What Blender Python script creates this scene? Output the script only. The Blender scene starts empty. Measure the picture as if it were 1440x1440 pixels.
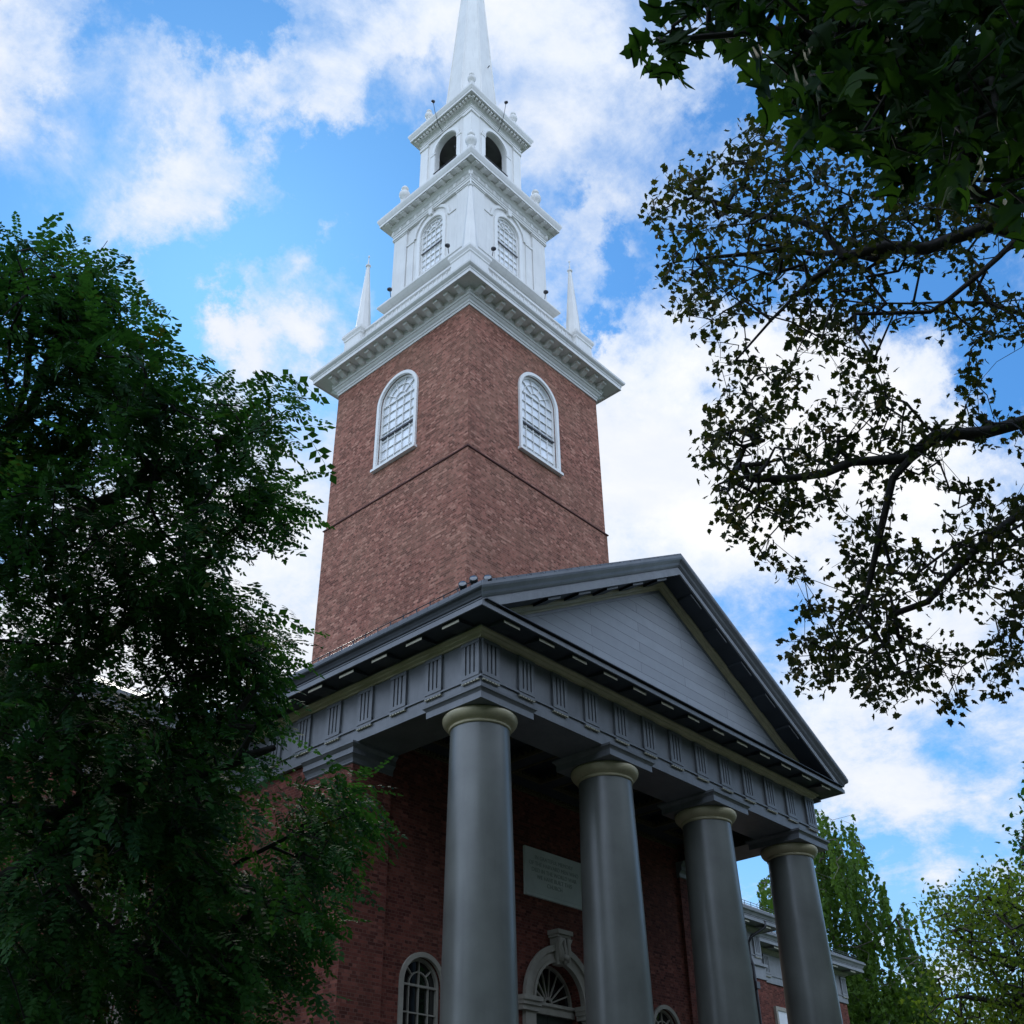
import bpy, math, random
import numpy as np
from mathutils import Vector, Matrix
random.seed(7)
rng = np.random.default_rng(11)
S = bpy.context.scene
COL = S.collection

# ------------------------------------------------------------------ camera
CAM = np.array([-13.586, -13.083, 1.652])
YAW, PITCH, ROLL = math.radians(48.029), math.radians(32.620), math.radians(-0.917)
FPX, PPX, PPY = 1511.77, 720.0, 780.0
_f = np.array([math.cos(PITCH)*math.sin(YAW), math.cos(PITCH)*math.cos(YAW), math.sin(PITCH)])
_r0 = np.array([math.cos(YAW), -math.sin(YAW), 0.0]); _u0 = np.cross(_r0, _f)
_r = math.cos(ROLL)*_r0 + math.sin(ROLL)*_u0
_u = -math.sin(ROLL)*_r0 + math.cos(ROLL)*_u0
cd = bpy.data.cameras.new('camera')
cam = bpy.data.objects.new('camera', cd); COL.objects.link(cam)
cam.matrix_world = Matrix(((_r[0], _u[0], -_f[0], CAM[0]), (_r[1], _u[1], -_f[1], CAM[1]),
                           (_r[2], _u[2], -_f[2], CAM[2]), (0, 0, 0, 1)))
cd.sensor_width = 36; cd.lens = 36*FPX/1440; cd.shift_y = 60/1440
cd.clip_start = .1; cd.clip_end = 2000
S.camera = cam

def ray(px, py):
    return _f + _r*(px-PPX)/FPX - _u*(py-PPY)/FPX
def at(px, py, d):
    """world point seen in direction (px,py), d metres along the view axis"""
    return CAM + ray(px, py)*d

# ------------------------------------------------------------------ node helpers
class NT:
    def __init__(s, nt): s.nt = nt; s.n = nt.nodes; s.l = nt.links; s.n.clear()
    def new(s, t, **k):
        n = s.n.new(t)
        for a, b in k.items(): setattr(n, a, b)
        return n
    def link(s, a, b): s.l.new(a, b)
    def val(s, sock, v):
        if isinstance(v, bpy.types.NodeSocket): s.l.new(v, sock)
        else: sock.default_value = v
    def math(s, op, a, b=None, clamp=False):
        n = s.new('ShaderNodeMath', operation=op); n.use_clamp = clamp
        s.val(n.inputs[0], a)
        if b is not None: s.val(n.inputs[1], b)
        return n.outputs[0]
    def vmath(s, op, a, b=None):
        n = s.new('ShaderNodeVectorMath', operation=op); s.val(n.inputs[0], a)
        if b is not None: s.val(n.inputs[1], b)
        return n.outputs['Value'] if op in ('DISTANCE', 'LENGTH', 'DOT_PRODUCT') else n.outputs['Vector']
    def mapr(s, v, a, b, c=0., d=1., smooth=False):
        n = s.new('ShaderNodeMapRange'); n.interpolation_type = 'SMOOTHSTEP' if smooth else 'LINEAR'
        s.val(n.inputs[0], v); n.inputs[1].default_value = a; n.inputs[2].default_value = b
        n.inputs[3].default_value = c; n.inputs[4].default_value = d
        return n.outputs[0]
    def noise(s, vec, scale, detail=4, rough=.5, dist=0.):
        n = s.new('ShaderNodeTexNoise'); n.inputs['Scale'].default_value = scale
        n.inputs['Detail'].default_value = detail; n.inputs['Roughness'].default_value = rough
        n.inputs['Distortion'].default_value = dist
        if vec is not None: s.link(vec, n.inputs['Vector'])
        return n.outputs['Fac']
    def mix(s, fac, a, b, blend='MIX'):
        n = s.new('ShaderNodeMix', data_type='RGBA', blend_type=blend)
        s.val(n.inputs[0], fac)
        for i, v in ((6, a), (7, b)):
            if isinstance(v, tuple) and len(v) == 3: v = v+(1,)
            s.val(n.inputs[i], v)
        return n.outputs[2]

# ------------------------------------------------------------------ sky
SUN_EL, SUN_AZ = math.radians(44), math.radians(28)     # azimuth from +Y towards +X: behind the church
W = bpy.data.worlds.new('World'); S.world = W; W.use_nodes = True
w = NT(W.node_tree)
out = w.new('ShaderNodeOutputWorld')
sky = w.new('ShaderNodeTexSky', sky_type='NISHITA'); sky.sun_disc = False
sky.sun_elevation = SUN_EL; sky.sun_rotation = SUN_AZ; sky.air_density = 1.3; sky.dust_density = .25; sky.ozone_density = 3.0
hs = w.new('ShaderNodeHueSaturation'); hs.inputs['Saturation'].default_value = 1.12; hs.inputs['Value'].default_value = 1.0
w.link(sky.outputs[0], hs.inputs['Color'])
skc = w.mix(1.0, hs.outputs[0], (.36, .80, 1.08), 'MULTIPLY')
bg1 = w.new('ShaderNodeBackground'); w.link(skc, bg1.inputs[0]); bg1.inputs[1].default_value = .135
tc = w.new('ShaderNodeTexCoord'); D = tc.outputs['Generated']
sep = w.new('ShaderNodeSeparateXYZ'); w.link(D, sep.inputs[0])
den = w.math('ADD', w.math('MAXIMUM', sep.outputs[2], 0.02), .22)
cmb = w.new('ShaderNodeCombineXYZ')
w.link(w.math('DIVIDE', sep.outputs[0], den), cmb.inputs[0]); w.link(w.math('DIVIDE', sep.outputs[1], den), cmb.inputs[1])
n1 = w.noise(cmb.outputs[0], 2.6, 12, .62, .25)
n2 = w.noise(cmb.outputs[0], 8.5, 10, .68, .3)
field = w.math('ADD', w.math('ADD', w.math('MULTIPLY', n1, 1.35), -.20), w.math('MULTIPLY', w.math('SUBTRACT', n2, .15), .62))
CLOUDS = [(50, 130, 150, .30), (20, 20, 130, .16), (290, 280, 125, .32), (190, 300, 90, .14), (520, 90, 170, .24), (450, 170, 90, .22), (700, 40, 160, .22),
          (850, 240, 150, .22), (960, 160, 90, .14), (440, 430, 125, .42), (365, 490, 100, .36), (900, 520, 130, .24), (930, 660, 240, .36),
          (1120, 620, 230, .30), (1060, 480, 110, .2), (1250, 960, 220, .3), (1230, 1130, 110, .2), (1380, 1160, 110, .2), (400, 800, 300, .34), (150, 900, 300, .3), (1000, 20, 80, .1),
          (330, 40, 75, -.30), (180, 50, 45, -.12), (150, 200, 75, -.16), (395, 270, 70, -.30), (530, 255, 80, -.34), (330, 390, 60, -.16),
          (300, 430, 85, -.30), (600, 150, 40, -.12), (865, 375, 50, -.28), (850, 470, 35, -.26), (770, 260, 35, -.14), (1000, 190, 55, -.20), (1190, 300, 130, -.28), (1310, 420, 90, -.22), (1210, 580, 190, .36), (1340, 720, 210, .32), (800, 330, 110, .22), (560, 60, 140, .14), (300, 170, 110, .12),
          (1430, 545, 75, -.30), (1130, 840, 90, -.16), (1180, 1020, 120, .14), (200, 410, 50, -.1)]
nz = w.new('ShaderNodeTexNoise'); nz.inputs['Scale'].default_value = 6.0; nz.inputs['Detail'].default_value = 10; nz.inputs['Roughness'].default_value = .66
w.link(D, nz.inputs['Vector'])
warp = w.vmath('MULTIPLY', w.vmath('SUBTRACT', nz.outputs['Color'], (.5, .5, .5)), (.34, .34, .34))
DW = w.vmath('ADD', D, warp)
for px, py, rr, st in CLOUDS:
    d = ray(px, py); d = d/np.linalg.norm(d); R = rr/FPX
    dist = w.vmath('DISTANCE', DW, tuple(d))
    m = w.mapr(dist, R*.10, R*1.45, st*(.72 if st > 0 else 1.15), 0, True)
    field = w.math('ADD', field, m)
cover = w.mapr(field, .56, 1.02, 0, 1, True)
hor = w.mapr(sep.outputs[2], .0, .45, .72, .0, True)
cover = w.math('MAXIMUM', cover, hor)
# sky outside the view gets added cover and brightness as fill light
vd = _f/np.linalg.norm(_f)
away = w.mapr(w.vmath('DOT_PRODUCT', D, tuple(vd)), .70, .25, 0, 1, True)
cover = w.math('MAXIMUM', cover, w.math('MULTIPLY', away, .82))
cover = w.math('MAXIMUM', cover, .05)
n3 = w.noise(cmb.outputs[0], 4.2, 8, .6, .4)
inner = w.mapr(w.math('ADD', field, w.math('MULTIPLY', n3, .7)), 1.02, 1.60, 0, 1, True)
ccol = w.mix(inner, (.60, .73, .95), (1.0, 1.0, 1.01))
ccol = w.mix(w.mapr(n3, .36, .66, 0, .42, True), ccol, (.60, .70, .87))
bg2 = w.new('ShaderNodeBackground'); w.link(ccol, bg2.inputs[0])
lowdim = w.mapr(sep.outputs[2], .0, .5, .25, 1.0, True)
w.link(w.math('ADD', w.math('MULTIPLY', w.math('MULTIPLY', away, lowdim), 1.5), .96), bg2.inputs[1])
mx = w.new('ShaderNodeMixShader'); w.link(cover, mx.inputs[0]); w.link(bg1.outputs[0], mx.inputs[1]); w.link(bg2.outputs[0], mx.inputs[2])
w.link(mx.outputs[0], out.inputs[0])

sl = bpy.data.lights.new('sun', 'SUN'); sl.energy = 1.5; sl.angle = math.radians(10); sl.color = (1, .95, .87)
so = bpy.data.objects.new('sun', sl); COL.objects.link(so)
sd = Vector((math.sin(SUN_AZ)*math.cos(SUN_EL), math.cos(SUN_AZ)*math.cos(SUN_EL), math.sin(SUN_EL)))
so.rotation_euler = sd.to_track_quat('Z', 'Y').to_euler(); so.location = (0, 0, 80)

S.view_settings.view_transform = 'Standard'; S.view_settings.look = 'None'
S.view_settings.exposure = .14; S.view_settings.gamma = 1
S.render.engine = 'CYCLES'

# ------------------------------------------------------------------ materials
MATS = {}
def mat(name, col, rough=.6, var=.12, vscale=3., spec=.5, bump=0., bscale=40., metal=0., streak=0.):
    m = bpy.data.materials.new(name); m.use_nodes = True; t = NT(m.node_tree)
    o = t.new('ShaderNodeOutputMaterial'); p = t.new('ShaderNodeBsdfPrincipled')
    c = t.new('ShaderNodeTexCoord').outputs['Object']
    base = col+(1,)
    dark = tuple(x*(1-var) for x in col); light = tuple(min(1, x*(1+var)) for x in col)
    f = t.mapr(t.noise(c, vscale, 6, .6), .3, .7)
    cc = t.mix(f, dark, light)
    if streak:
        mp = t.new('ShaderNodeMapping'); t.link(c, mp.inputs[0]); mp.inputs['Scale'].default_value = (5, 5, .35)
        g = t.mapr(t.noise(mp.outputs[0], 2.2, 6, .6), .50, .80, 0, streak)
        cc = t.mix(g, cc, tuple(x*.62 for x in col))
    t.link(cc, p.inputs['Base Color'])
    rf = t.mapr(t.noise(c, vscale*2.3, 4), .3, .7, rough*.88, min(1, rough*1.12)); t.link(rf, p.inputs['Roughness'])
    p.inputs['Specular IOR Level'].default_value = spec; p.inputs['Metallic'].default_value = metal
    if bump:
        b = t.new('ShaderNodeBump'); b.inputs['Strength'].default_value = bump; b.inputs['Distance'].default_value = .01
        t.link(t.noise(c, bscale, 5, .6), b.inputs['Height']); t.link(b.outputs[0], p.inputs['Normal'])
    t.link(p.outputs[0], o.inputs[0]); MATS[name] = m
    return m

def brick_mat(name, c1, c2, mortar, dark=.5):
    m = bpy.data.materials.new(name); m.use_nodes = True; t = NT(m.node_tree)
    o = t.new('ShaderNodeOutputMaterial'); p = t.new('ShaderNodeBsdfPrincipled')
    uv = t.new('ShaderNodeUVMap'); uv.uv_map = 'UVMap'; u = uv.outputs[0]
    b = t.new('ShaderNodeTexBrick'); t.link(u, b.inputs['Vector'])
    b.inputs['Scale'].default_value = 1; b.inputs['Brick Width'].default_value = .20; b.inputs['Row Height'].default_value = .067
    b.inputs['Mortar Size'].default_value = .0055; b.inputs['Mortar Smooth'].default_value = .3; b.inputs['Bias'].default_value = 0; b.squash = .5; b.squash_frequency = 2
    b.inputs['Color1'].default_value = (0, 0, 0, 1); b.inputs['Color2'].default_value = (1, 1, 1, 1); b.inputs['Mortar'].default_value = (.5, .5, .5, 1)
    per = b.outputs['Color']
    # per brick hue: two brick grids hashed together
    sp = t.new('ShaderNodeTexWhiteNoise', noise_dimensions='1D'); t.link(per, sp.inputs['W'])
    ramp = t.mix(per, c1, c2)
    dk = t.mapr(sp.outputs[0], .80, .9); col = t.mix(t.math('MULTIPLY', dk, dark), ramp, (c1[0]*.42, c1[1]*.45, c1[2]*.55))
    lt = t.mapr(sp.outputs[0], .0, .20, .7, 0); col = t.mix(lt, col, (c2[0]*1.45, c2[1]*1.8, c2[2]*1.8))
    mp = t.new('ShaderNodeMapping'); t.link(u, mp.inputs[0]); mp.inputs['Scale'].default_value = (1, 1.2, 1)
    n = t.noise(mp.outputs[0], 9, 6, .7); col = t.mix(t.mapr(n, .45, .75, 0, .30), col, (c1[0]*.9, c1[1]*1.0, c1[2]*.95))
    n = t.noise(u, .5, 6, .6); col = t.mix(t.mapr(n, .40, .7, 0, .35), col, (c2[0]*.75, c2[1]*1.1, c2[2]*1.0))
    col = t.mix(t.math('MULTIPLY', b.outputs['Fac'], .6), col, mortar)
    ms = t.new('ShaderNodeMapping'); t.link(u, ms.inputs[0]); ms.inputs['Scale'].default_value = (1.6, .16, 1)
    col = t.mix(t.mapr(t.noise(ms.outputs[0], 1.6, 7, .65), .50, .75, 0, .38), col, (c1[0]*.8, c1[1]*.95, c1[2]*1.0))
    t.link(col, p.inputs['Base Color']); p.inputs['Roughness'].default_value = .9; p.inputs['Specular IOR Level'].default_value = .2
    bp = t.new('ShaderNodeBump'); bp.inputs['Strength'].default_value = .8; bp.inputs['Distance'].default_value = .012
    h = t.math('SUBTRACT', t.math('ADD', t.math('MULTIPLY', sp.outputs[0], .5), t.math('MULTIPLY', t.noise(u, 26, 4, .7), .8)), b.outputs['Fac'])
    t.link(h, bp.inputs['Height']); t.link(bp.outputs[0], p.inputs['Normal'])
    t.link(p.outputs[0], o.inputs[0]); MATS[name] = m
    return m

def plank_mat(name, col):
    """painted boarding: thin dark joints between horizontal boards, staggered butt joints"""
    m = bpy.data.materials.new(name); m.use_nodes = True; t = NT(m.node_tree)
    o = t.new('ShaderNodeOutputMaterial'); p = t.new('ShaderNodeBsdfPrincipled')
    uv = t.new('ShaderNodeUVMap'); uv.uv_map = 'UVMap'; u = uv.outputs[0]
    b = t.new('ShaderNodeTexBrick'); t.link(u, b.inputs['Vector']); b.inputs['Scale'].default_value = 1
    b.inputs['Brick Width'].default_value = 3.7; b.inputs['Row Height'].default_value = .27; b.inputs['Mortar Size'].default_value = .006
    b.inputs['Color1'].default_value = tuple(x*.9 for x in col)+(1,); b.inputs['Color2'].default_value = tuple(x*1.08 for x in col)+(1,)
    b.inputs['Mortar'].default_value = tuple(x*.4 for x in col)+(1,)
    c = t.mix(t.mapr(t.noise(u, 3, 6, .6), .35, .7, 0, .35), b.outputs['Color'], tuple(x*.75 for x in col))
    t.link(c, p.inputs['Base Color']); p.inputs['Roughness'].default_value = .5
    bp = t.new('ShaderNodeBump'); bp.inputs['Strength'].default_value = .6; bp.inputs['Distance'].default_value = .02; bp.invert = True
    t.link(b.outputs['Fac'], bp.inputs['Height']); t.link(bp.outputs[0], p.inputs['Normal'])
    t.link(p.outputs[0], o.inputs[0]); MATS[name] = m
    return m

def slate_mat(name, col):
    m = bpy.data.materials.new(name); m.use_nodes = True; t = NT(m.node_tree)
    o = t.new('ShaderNodeOutputMaterial'); p = t.new('ShaderNodeBsdfPrincipled')
    uv = t.new('ShaderNodeUVMap'); uv.uv_map = 'UVMap'
    b = t.new('ShaderNodeTexBrick'); t.link(uv.outputs[0], b.inputs['Vector']); b.inputs['Scale'].default_value = 1
    b.inputs['Brick Width'].default_value = .3; b.inputs['Row Height'].default_value = .22; b.inputs['Mortar Size'].default_value = .008
    b.inputs['Color1'].default_value = tuple(x*.7 for x in col)+(1,); b.inputs['Color2'].default_value = tuple(x*1.3 for x in col)+(1,)
    b.inputs['Mortar'].default_value = (.02, .02, .025, 1)
    t.link(b.outputs['Color'], p.inputs['Base Color']); p.inputs['Roughness'].default_value = .5
    bp = t.new('ShaderNodeBump'); bp.inputs['Strength'].default_value = .7; bp.inputs['Distance'].default_value = .02; bp.invert = True
    t.link(b.outputs['Fac'], bp.inputs['Height']); t.link(bp.outputs[0], p.inputs['Normal'])
    t.link(p.outputs[0], o.inputs[0]); MATS[name] = m
    return m

def glass_mat(name, base, rough=.03, ripple=.15, spec=.8):
    m = bpy.data.materials.new(name); m.use_nodes = True; t = NT(m.node_tree)
    o = t.new('ShaderNodeOutputMaterial'); p = t.new('ShaderNodeBsdfPrincipled')
    c = t.new('ShaderNodeTexCoord').outputs['Object']
    cc = t.mix(t.mapr(t.noise(c, 1.4, 3, .5), .35, .65), tuple(x*.8 for x in base), tuple(x*1.12 for x in base))
    t.link(cc, p.inputs['Base Color']); p.inputs['Roughness'].default_value = rough; p.inputs['Specular IOR Level'].default_value = spec
    p.inputs['Coat Weight'].default_value = .6; p.inputs['Coat Roughness'].default_value = rough
    bp = t.new('ShaderNodeBump'); bp.inputs['Strength'].default_value = ripple; bp.inputs['Distance'].default_value = .02
    t.link(t.noise(c, 2.2, 2, .4), bp.inputs['Height']); t.link(bp.outputs[0], p.inputs['Normal']); t.link(bp.outputs[0], p.inputs['Coat Normal'])
    t.link(p.outputs[0], o.inputs[0]); MATS[name] = m
    return m

def leaf_mat(name, a, b, trans=.4, yellow=None):
    m = bpy.data.materials.new(name); m.use_nodes = True; t = NT(m.node_tree)
    o = t.new('ShaderNodeOutputMaterial')
    at_ = t.new('ShaderNodeAttribute'); at_.attribute_name = 'tone'; tone = at_.outputs['Fac']
    col = t.mix(tone, a, b)
    if yellow: col = t.mix(t.mapr(tone, .90, .97), col, yellow)
    d = t.new('ShaderNodeBsdfPrincipled'); t.link(col, d.inputs['Base Color']); d.inputs['Roughness'].default_value = .6; d.inputs['Specular IOR Level'].default_value = .10
    tr = t.new('ShaderNodeBsdfTranslucent'); t.link(t.mix(1.0, col, (1.25, 1.35, .55), 'MULTIPLY'), tr.inputs[0])
    mx = t.new('ShaderNodeMixShader'); mx.inputs[0].default_value = trans
    t.link(d.outputs[0], mx.inputs[1]); t.link(tr.outputs[0], mx.inputs[2]); t.link(mx.outputs[0], o.inputs[0]); MATS[name] = m
    return m

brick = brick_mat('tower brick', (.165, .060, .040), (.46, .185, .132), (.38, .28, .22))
brick2 = brick_mat('wall brick', (.085, .024, .018), (.23, .066, .048), (.19, .12, .10))  # redder brick, darkened as well to deepen the porch shade
white = mat('white painted wood', (.76, .74, .71), .45, .06, 1.2, streak=.38)
white2 = mat('white painted trim', (.82, .80, .77), .4, .04, 2.0)
grey = mat('grey blue painted wood', (.155, .161, .173), .38, .18, 1.6, bump=.15, streak=.5)
greyd = mat('soffit paint', (.030, .036, .044), .5, .12, 2)  # dark grey; shade under the cornice is put into the colour
greyl = mat('weathered grey paint', (.23, .235, .245), .55, .14, 2.2, streak=.4)
tymp = plank_mat('tympanum boards', (.34, .355, .385))
colm = mat('column gloss paint', (.120, .125, .112), .36, .24, .8, spec=.75, bump=.05, bscale=9, streak=.35)
tan = mat('tan painted moulding', (.47, .41, .26), .5, .15, 2.5, streak=.3)
gold = mat('pale guttae paint', (.50, .46, .34), .5, .1, 5)
stone = mat('limestone', (.34, .31, .26), .85, .16, 2.5, bump=.3)
plaquem = mat('plaque marble', (.74, .77, .74), .55, .08, 1.8)
letterm = mat('cut lettering', (.40, .45, .42), .8, .06, 3)
slate = slate_mat('slate', (.13, .14, .16))
metal = mat('dark metal', (.03, .03, .034), .4, .1, 8, metal=.3)
glassd = glass_mat('dark window glass', (.006, .007, .008), .02, .10, .9)
glassl = glass_mat('pale blind behind glass', (.86, .88, .91), .08, .1, .6)
lampg = glass_mat('lamp lens', (.06, .07, .08), .1, .05, .9)
bark = mat('grey brown bark', (.022, .018, .015), .9, .35, 9, bump=.8, bscale=25)
barkb = mat('pale birch bark', (.10, .085, .07), .85, .35, 6, bump=.5, bscale=20)
bronze = mat('bell bronze', (.12, .09, .05), .45, .2, 4, metal=.8)
doorm = mat('door paint', (.02, .025, .022), .4, .1, 3)
grass = mat('lawn', (.045, .085, .02), .95, .35, 12, bump=.8, bscale=60)
paving = mat('granite paving', (.11, .10, .095), .85, .15, 5, bump=.3)
leafL = leaf_mat('pinnate leaf green', (.012, .044, .018), (.055, .150, .038), .36, (.055, .06, .014))
leafM = leaf_mat('large maple leaf green', (.011, .030, .010), (.032, .075, .014), .42)
leafB = leaf_mat('small maple leaf', (.018, .028, .010), (.060, .064, .018), .42, (.10, .07, .02))
leafC = leaf_mat('drooping leaf green', (.035, .075, .014), (.085, .15, .025), .4)
leafD = leaf_mat('yellow green leaf', (.055, .105, .020), (.15, .205, .032), .45)

_p = [n for n in colm.node_tree.nodes if n.type == 'BSDF_PRINCIPLED'][0]
_p.inputs['Coat Weight'].default_value = .12; _p.inputs['Coat Roughness'].default_value = .22

# ------------------------------------------------------------------ mesh builder
class MB:
    def __init__(s): s.v = []; s.f = []; s.sm = []
    def add(s, vs, fs, smooth=False):
        o = len(s.v); s.v += [tuple(map(float, x)) for x in vs]; s.f += [tuple(i+o for i in f) for f in fs]; s.sm += [smooth]*len(fs)
        return s
    def box(s, x0, x1, y0, y1, z0, z1):
        return s.add([(x0, y0, z0), (x1, y0, z0), (x1, y1, z0), (x0, y1, z0), (x0, y0, z1), (x1, y0, z1), (x1, y1, z1), (x0, y1, z1)],
                     [(0, 3, 2, 1), (4, 5, 6, 7), (0, 1, 5, 4), (1, 2, 6, 5), (2, 3, 7, 6), (3, 0, 4, 7)])
    def obox(s, F, a0, a1, b0, b1, z0, z1):
        """box in a frame F: a along the wall, b out of the wall"""
        P = [F(a0, b0, z0), F(a1, b0, z0), F(a1, b1, z0), F(a0, b1, z0), F(a0, b0, z1), F(a1, b0, z1), F(a1, b1, z1), F(a0, b1, z1)]
        return s.add(P, [(0, 3, 2, 1), (4, 5, 6, 7), (0, 1, 5, 4), (1, 2, 6, 5), (2, 3, 7, 6), (3, 0, 4, 7)])
    def sweep(s, path, prof, closed=False, z=0., caps=True, smooth=False, m0=None, m1=None):
        """prof of (offset to the right hand of the path, height); mitred corners"""
        n = len(path); rings = []
        for i, p in enumerate(path):
            a = path[i-1] if (i > 0 or closed) else None
            b = path[(i+1) % n] if (i < n-1 or closed) else None
            def nr(u, v):
                d = np.array(v, float)-np.array(u, float); d /= np.linalg.norm(d); return np.array([d[1], -d[0]])
            if a is None: m = nr(p, b)
            elif b is None: m = nr(a, p)
            else:
                n1_, n2_ = nr(a, p), nr(p, b); m = n1_+n2_; m = m/(m@n1_)
            if i == 0 and m0 is not None: m = m0
            if i == n-1 and m1 is not None: m = m1
            rings.append([(p[0]+m[0]*o, p[1]+m[1]*o, z+h) for o, h in prof])
        k = len(prof); vs = [q for r in rings for q in r]; fs = []
        for i in range(n if closed else n-1):
            j = (i+1) % n
            for q in range(k-1):
                fs.append((i*k+q, j*k+q, j*k+q+1, i*k+q+1))
        if caps and not closed:
            fs.append(tuple(range(k))); fs.append(tuple((n-1)*k+q for q in reversed(range(k))))
        return s.add(vs, fs, smooth)
    def lathe(s, c, prof, seg=24, smooth=True, sq=None):
        vs = []; k = len(prof)
        for i in range(seg):
            a = 2*math.pi*i/seg
            for r_, h in prof: vs.append((c[0]+r_*math.cos(a), c[1]+r_*math.sin(a), c[2]+h))
        fs = []
        for i in range(seg):
            j = (i+1) % seg
            for q in range(k-1): fs.append((i*k+q, j*k+q, j*k+q+1, i*k+q+1))
        fs.append(tuple(i*k+k-1 for i in range(seg))); fs.append(tuple(i*k for i in reversed(range(seg))))
        return s.add(vs, fs, smooth)
    def tube(s, pts, rad, seg=6, smooth=True):
        pts = [Vector(p) for p in pts]; n = len(pts)
        if not hasattr(rad, '__len__'): rad = [rad]*n
        vs = []; up = Vector((.13, .31, .94))
        for i, p in enumerate(pts):
            t = (pts[min(i+1, n-1)]-pts[max(i-1, 0)])
            t = t.normalized() if t.length > 1e-9 else Vector((0, 0, 1))
            a = t.cross(up)
            if a.length < .05: a = t.cross(Vector((1, 0, 0)))
            a.normalize(); b = t.cross(a)
            for q in range(seg):
                g = 2*math.pi*q/seg; vs.append(p+(a*math.cos(g)+b*math.sin(g))*rad[i])
        fs = [(i*seg+q, i*seg+(q+1) % seg, (i+1)*seg+(q+1) % seg, (i+1)*seg+q) for i in range(n-1) for q in range(seg)]
        fs.append(tuple(range(seg))); fs.append(tuple((n-1)*seg+q for q in reversed(range(seg))))
        return s.add(vs, fs, smooth)
    def prism(s, F, poly, b0, b1):
        """polygon of (a, z) in frame F given thickness b0..b1"""
        n = len(poly); vs = [F(a, b0, z) for a, z in poly]+[F(a, b1, z) for a, z in poly]
        fs = [tuple(range(n)), tuple(reversed(range(n, 2*n)))]+[(i, n+i, n+(i+1) % n, (i+1) % n) for i in range(n)]
        return s.add(vs, fs)
    def arcband(s, F, ac, zc, r0, r1, b0, b1, t0=0., t1=math.pi, seg=20):
        vs = []
        for i in range(seg+1):
            t = t0+(t1-t0)*i/seg
            for r_, b in ((r0, b0), (r1, b0), (r1, b1), (r0, b1)): vs.append(F(ac+r_*math.cos(t), b, zc+r_*math.sin(t)))
        fs = [(i*4+q, i*4+(q+1) % 4, (i+1)*4+(q+1) % 4, (i+1)*4+q) for i in range(seg) for q in range(4)]
        fs.append((0, 3, 2, 1)); fs.append(tuple(seg*4+q for q in range(4)))
        return s.add(vs, fs)
    def build(s, name, m, parent=None, uv=False, bevel=0.):
        me = bpy.data.meshes.new(name); me.from_pydata(s.v, [], s.f)
        me.polygons.foreach_set('use_smooth', s.sm)
        me.validate(); me.update()
        import bmesh
        bm = bmesh.new(); bm.from_mesh(me); bmesh.ops.recalc_face_normals(bm, faces=bm.faces); bm.to_mesh(me); bm.free()
        if uv:
            l = me.uv_layers.new(name='UVMap')
            for p in me.polygons:
                n = p.normal
                for li in p.loop_indices:
                    c = me.vertices[me.loops[li].vertex_index].co
                    if abs(n.z) > .92: q = (c.x, c.y)
                    elif abs(n.x) > abs(n.y): q = (c.y, c.z*(1/max(.3, math.sqrt(1-n.z**2))) )
                    else: q = (c.x+.07, c.z*(1/max(.3, math.sqrt(1-n.z**2))))
                    l.data[li].uv = q
        me.materials.append(m)
        o = bpy.data.objects.new(name, me); COL.objects.link(o)
        if parent is not None: o.parent = parent
        if bevel:
            b = o.modifiers.new('bevel', 'BEVEL'); b.width = bevel; b.segments = 2; b.limit_method = 'ANGLE'
        return o

def frame(o, u, n):
    o = np.array(o, float); u = np.array(u, float); n = np.array(n, float)
    return lambda a, b, z: (o[0]+u[0]*a+n[0]*b, o[1]+u[1]*a+n[1]*b, z)
def empty(name, loc, label, cat, group=None):
    e = bpy.data.objects.new(name, None); COL.objects.link(e); e.location = loc; tag(e, label, cat, group); return e
def tag(o, label, cat, group=None):
    o['label'] = label; o['category'] = cat
    if group: o['group'] = group
    return o
def struct(o): o['kind'] = 'structure'; return o

T = 10.95                      # height of the taenia over the ground
L = 13.104; XC = 6.552; YC = 6.96
SP = 1.05; HW = .252           # triglyph spacing, half width

# ------------------------------------------------------------------ ground
g = MB(); g.box(-300, 300, -300, 300, -.3, 0); struct(g.build('ground', grass))
g = MB(); g.box(-7, 20, -16, -1.6, 0.004, .008); g.box(-60, 60, -22, -16, .004, .008); struct(g.build('path', paving))

church = empty('church', (XC, YC, 0), 'brick church with grey columned portico and tall white steeple', 'church')
def CB(mb, name, m, parent=None, **k):
    o = mb.build(name, m, parent if parent is not None else church, **k)
    if parent is None: o.matrix_parent_inverse = Matrix.Translation((-XC, -YC, 0))
    return o

# frames: a runs along the wall, b out of the wall
FF = frame((0, 0), (1, 0), (0, -1))           # portico front
FL = frame((0, 0), (0, 1), (-1, 0))           # portico left side
FR = frame((L, 0), (0, 1), (1, 0))

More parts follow.
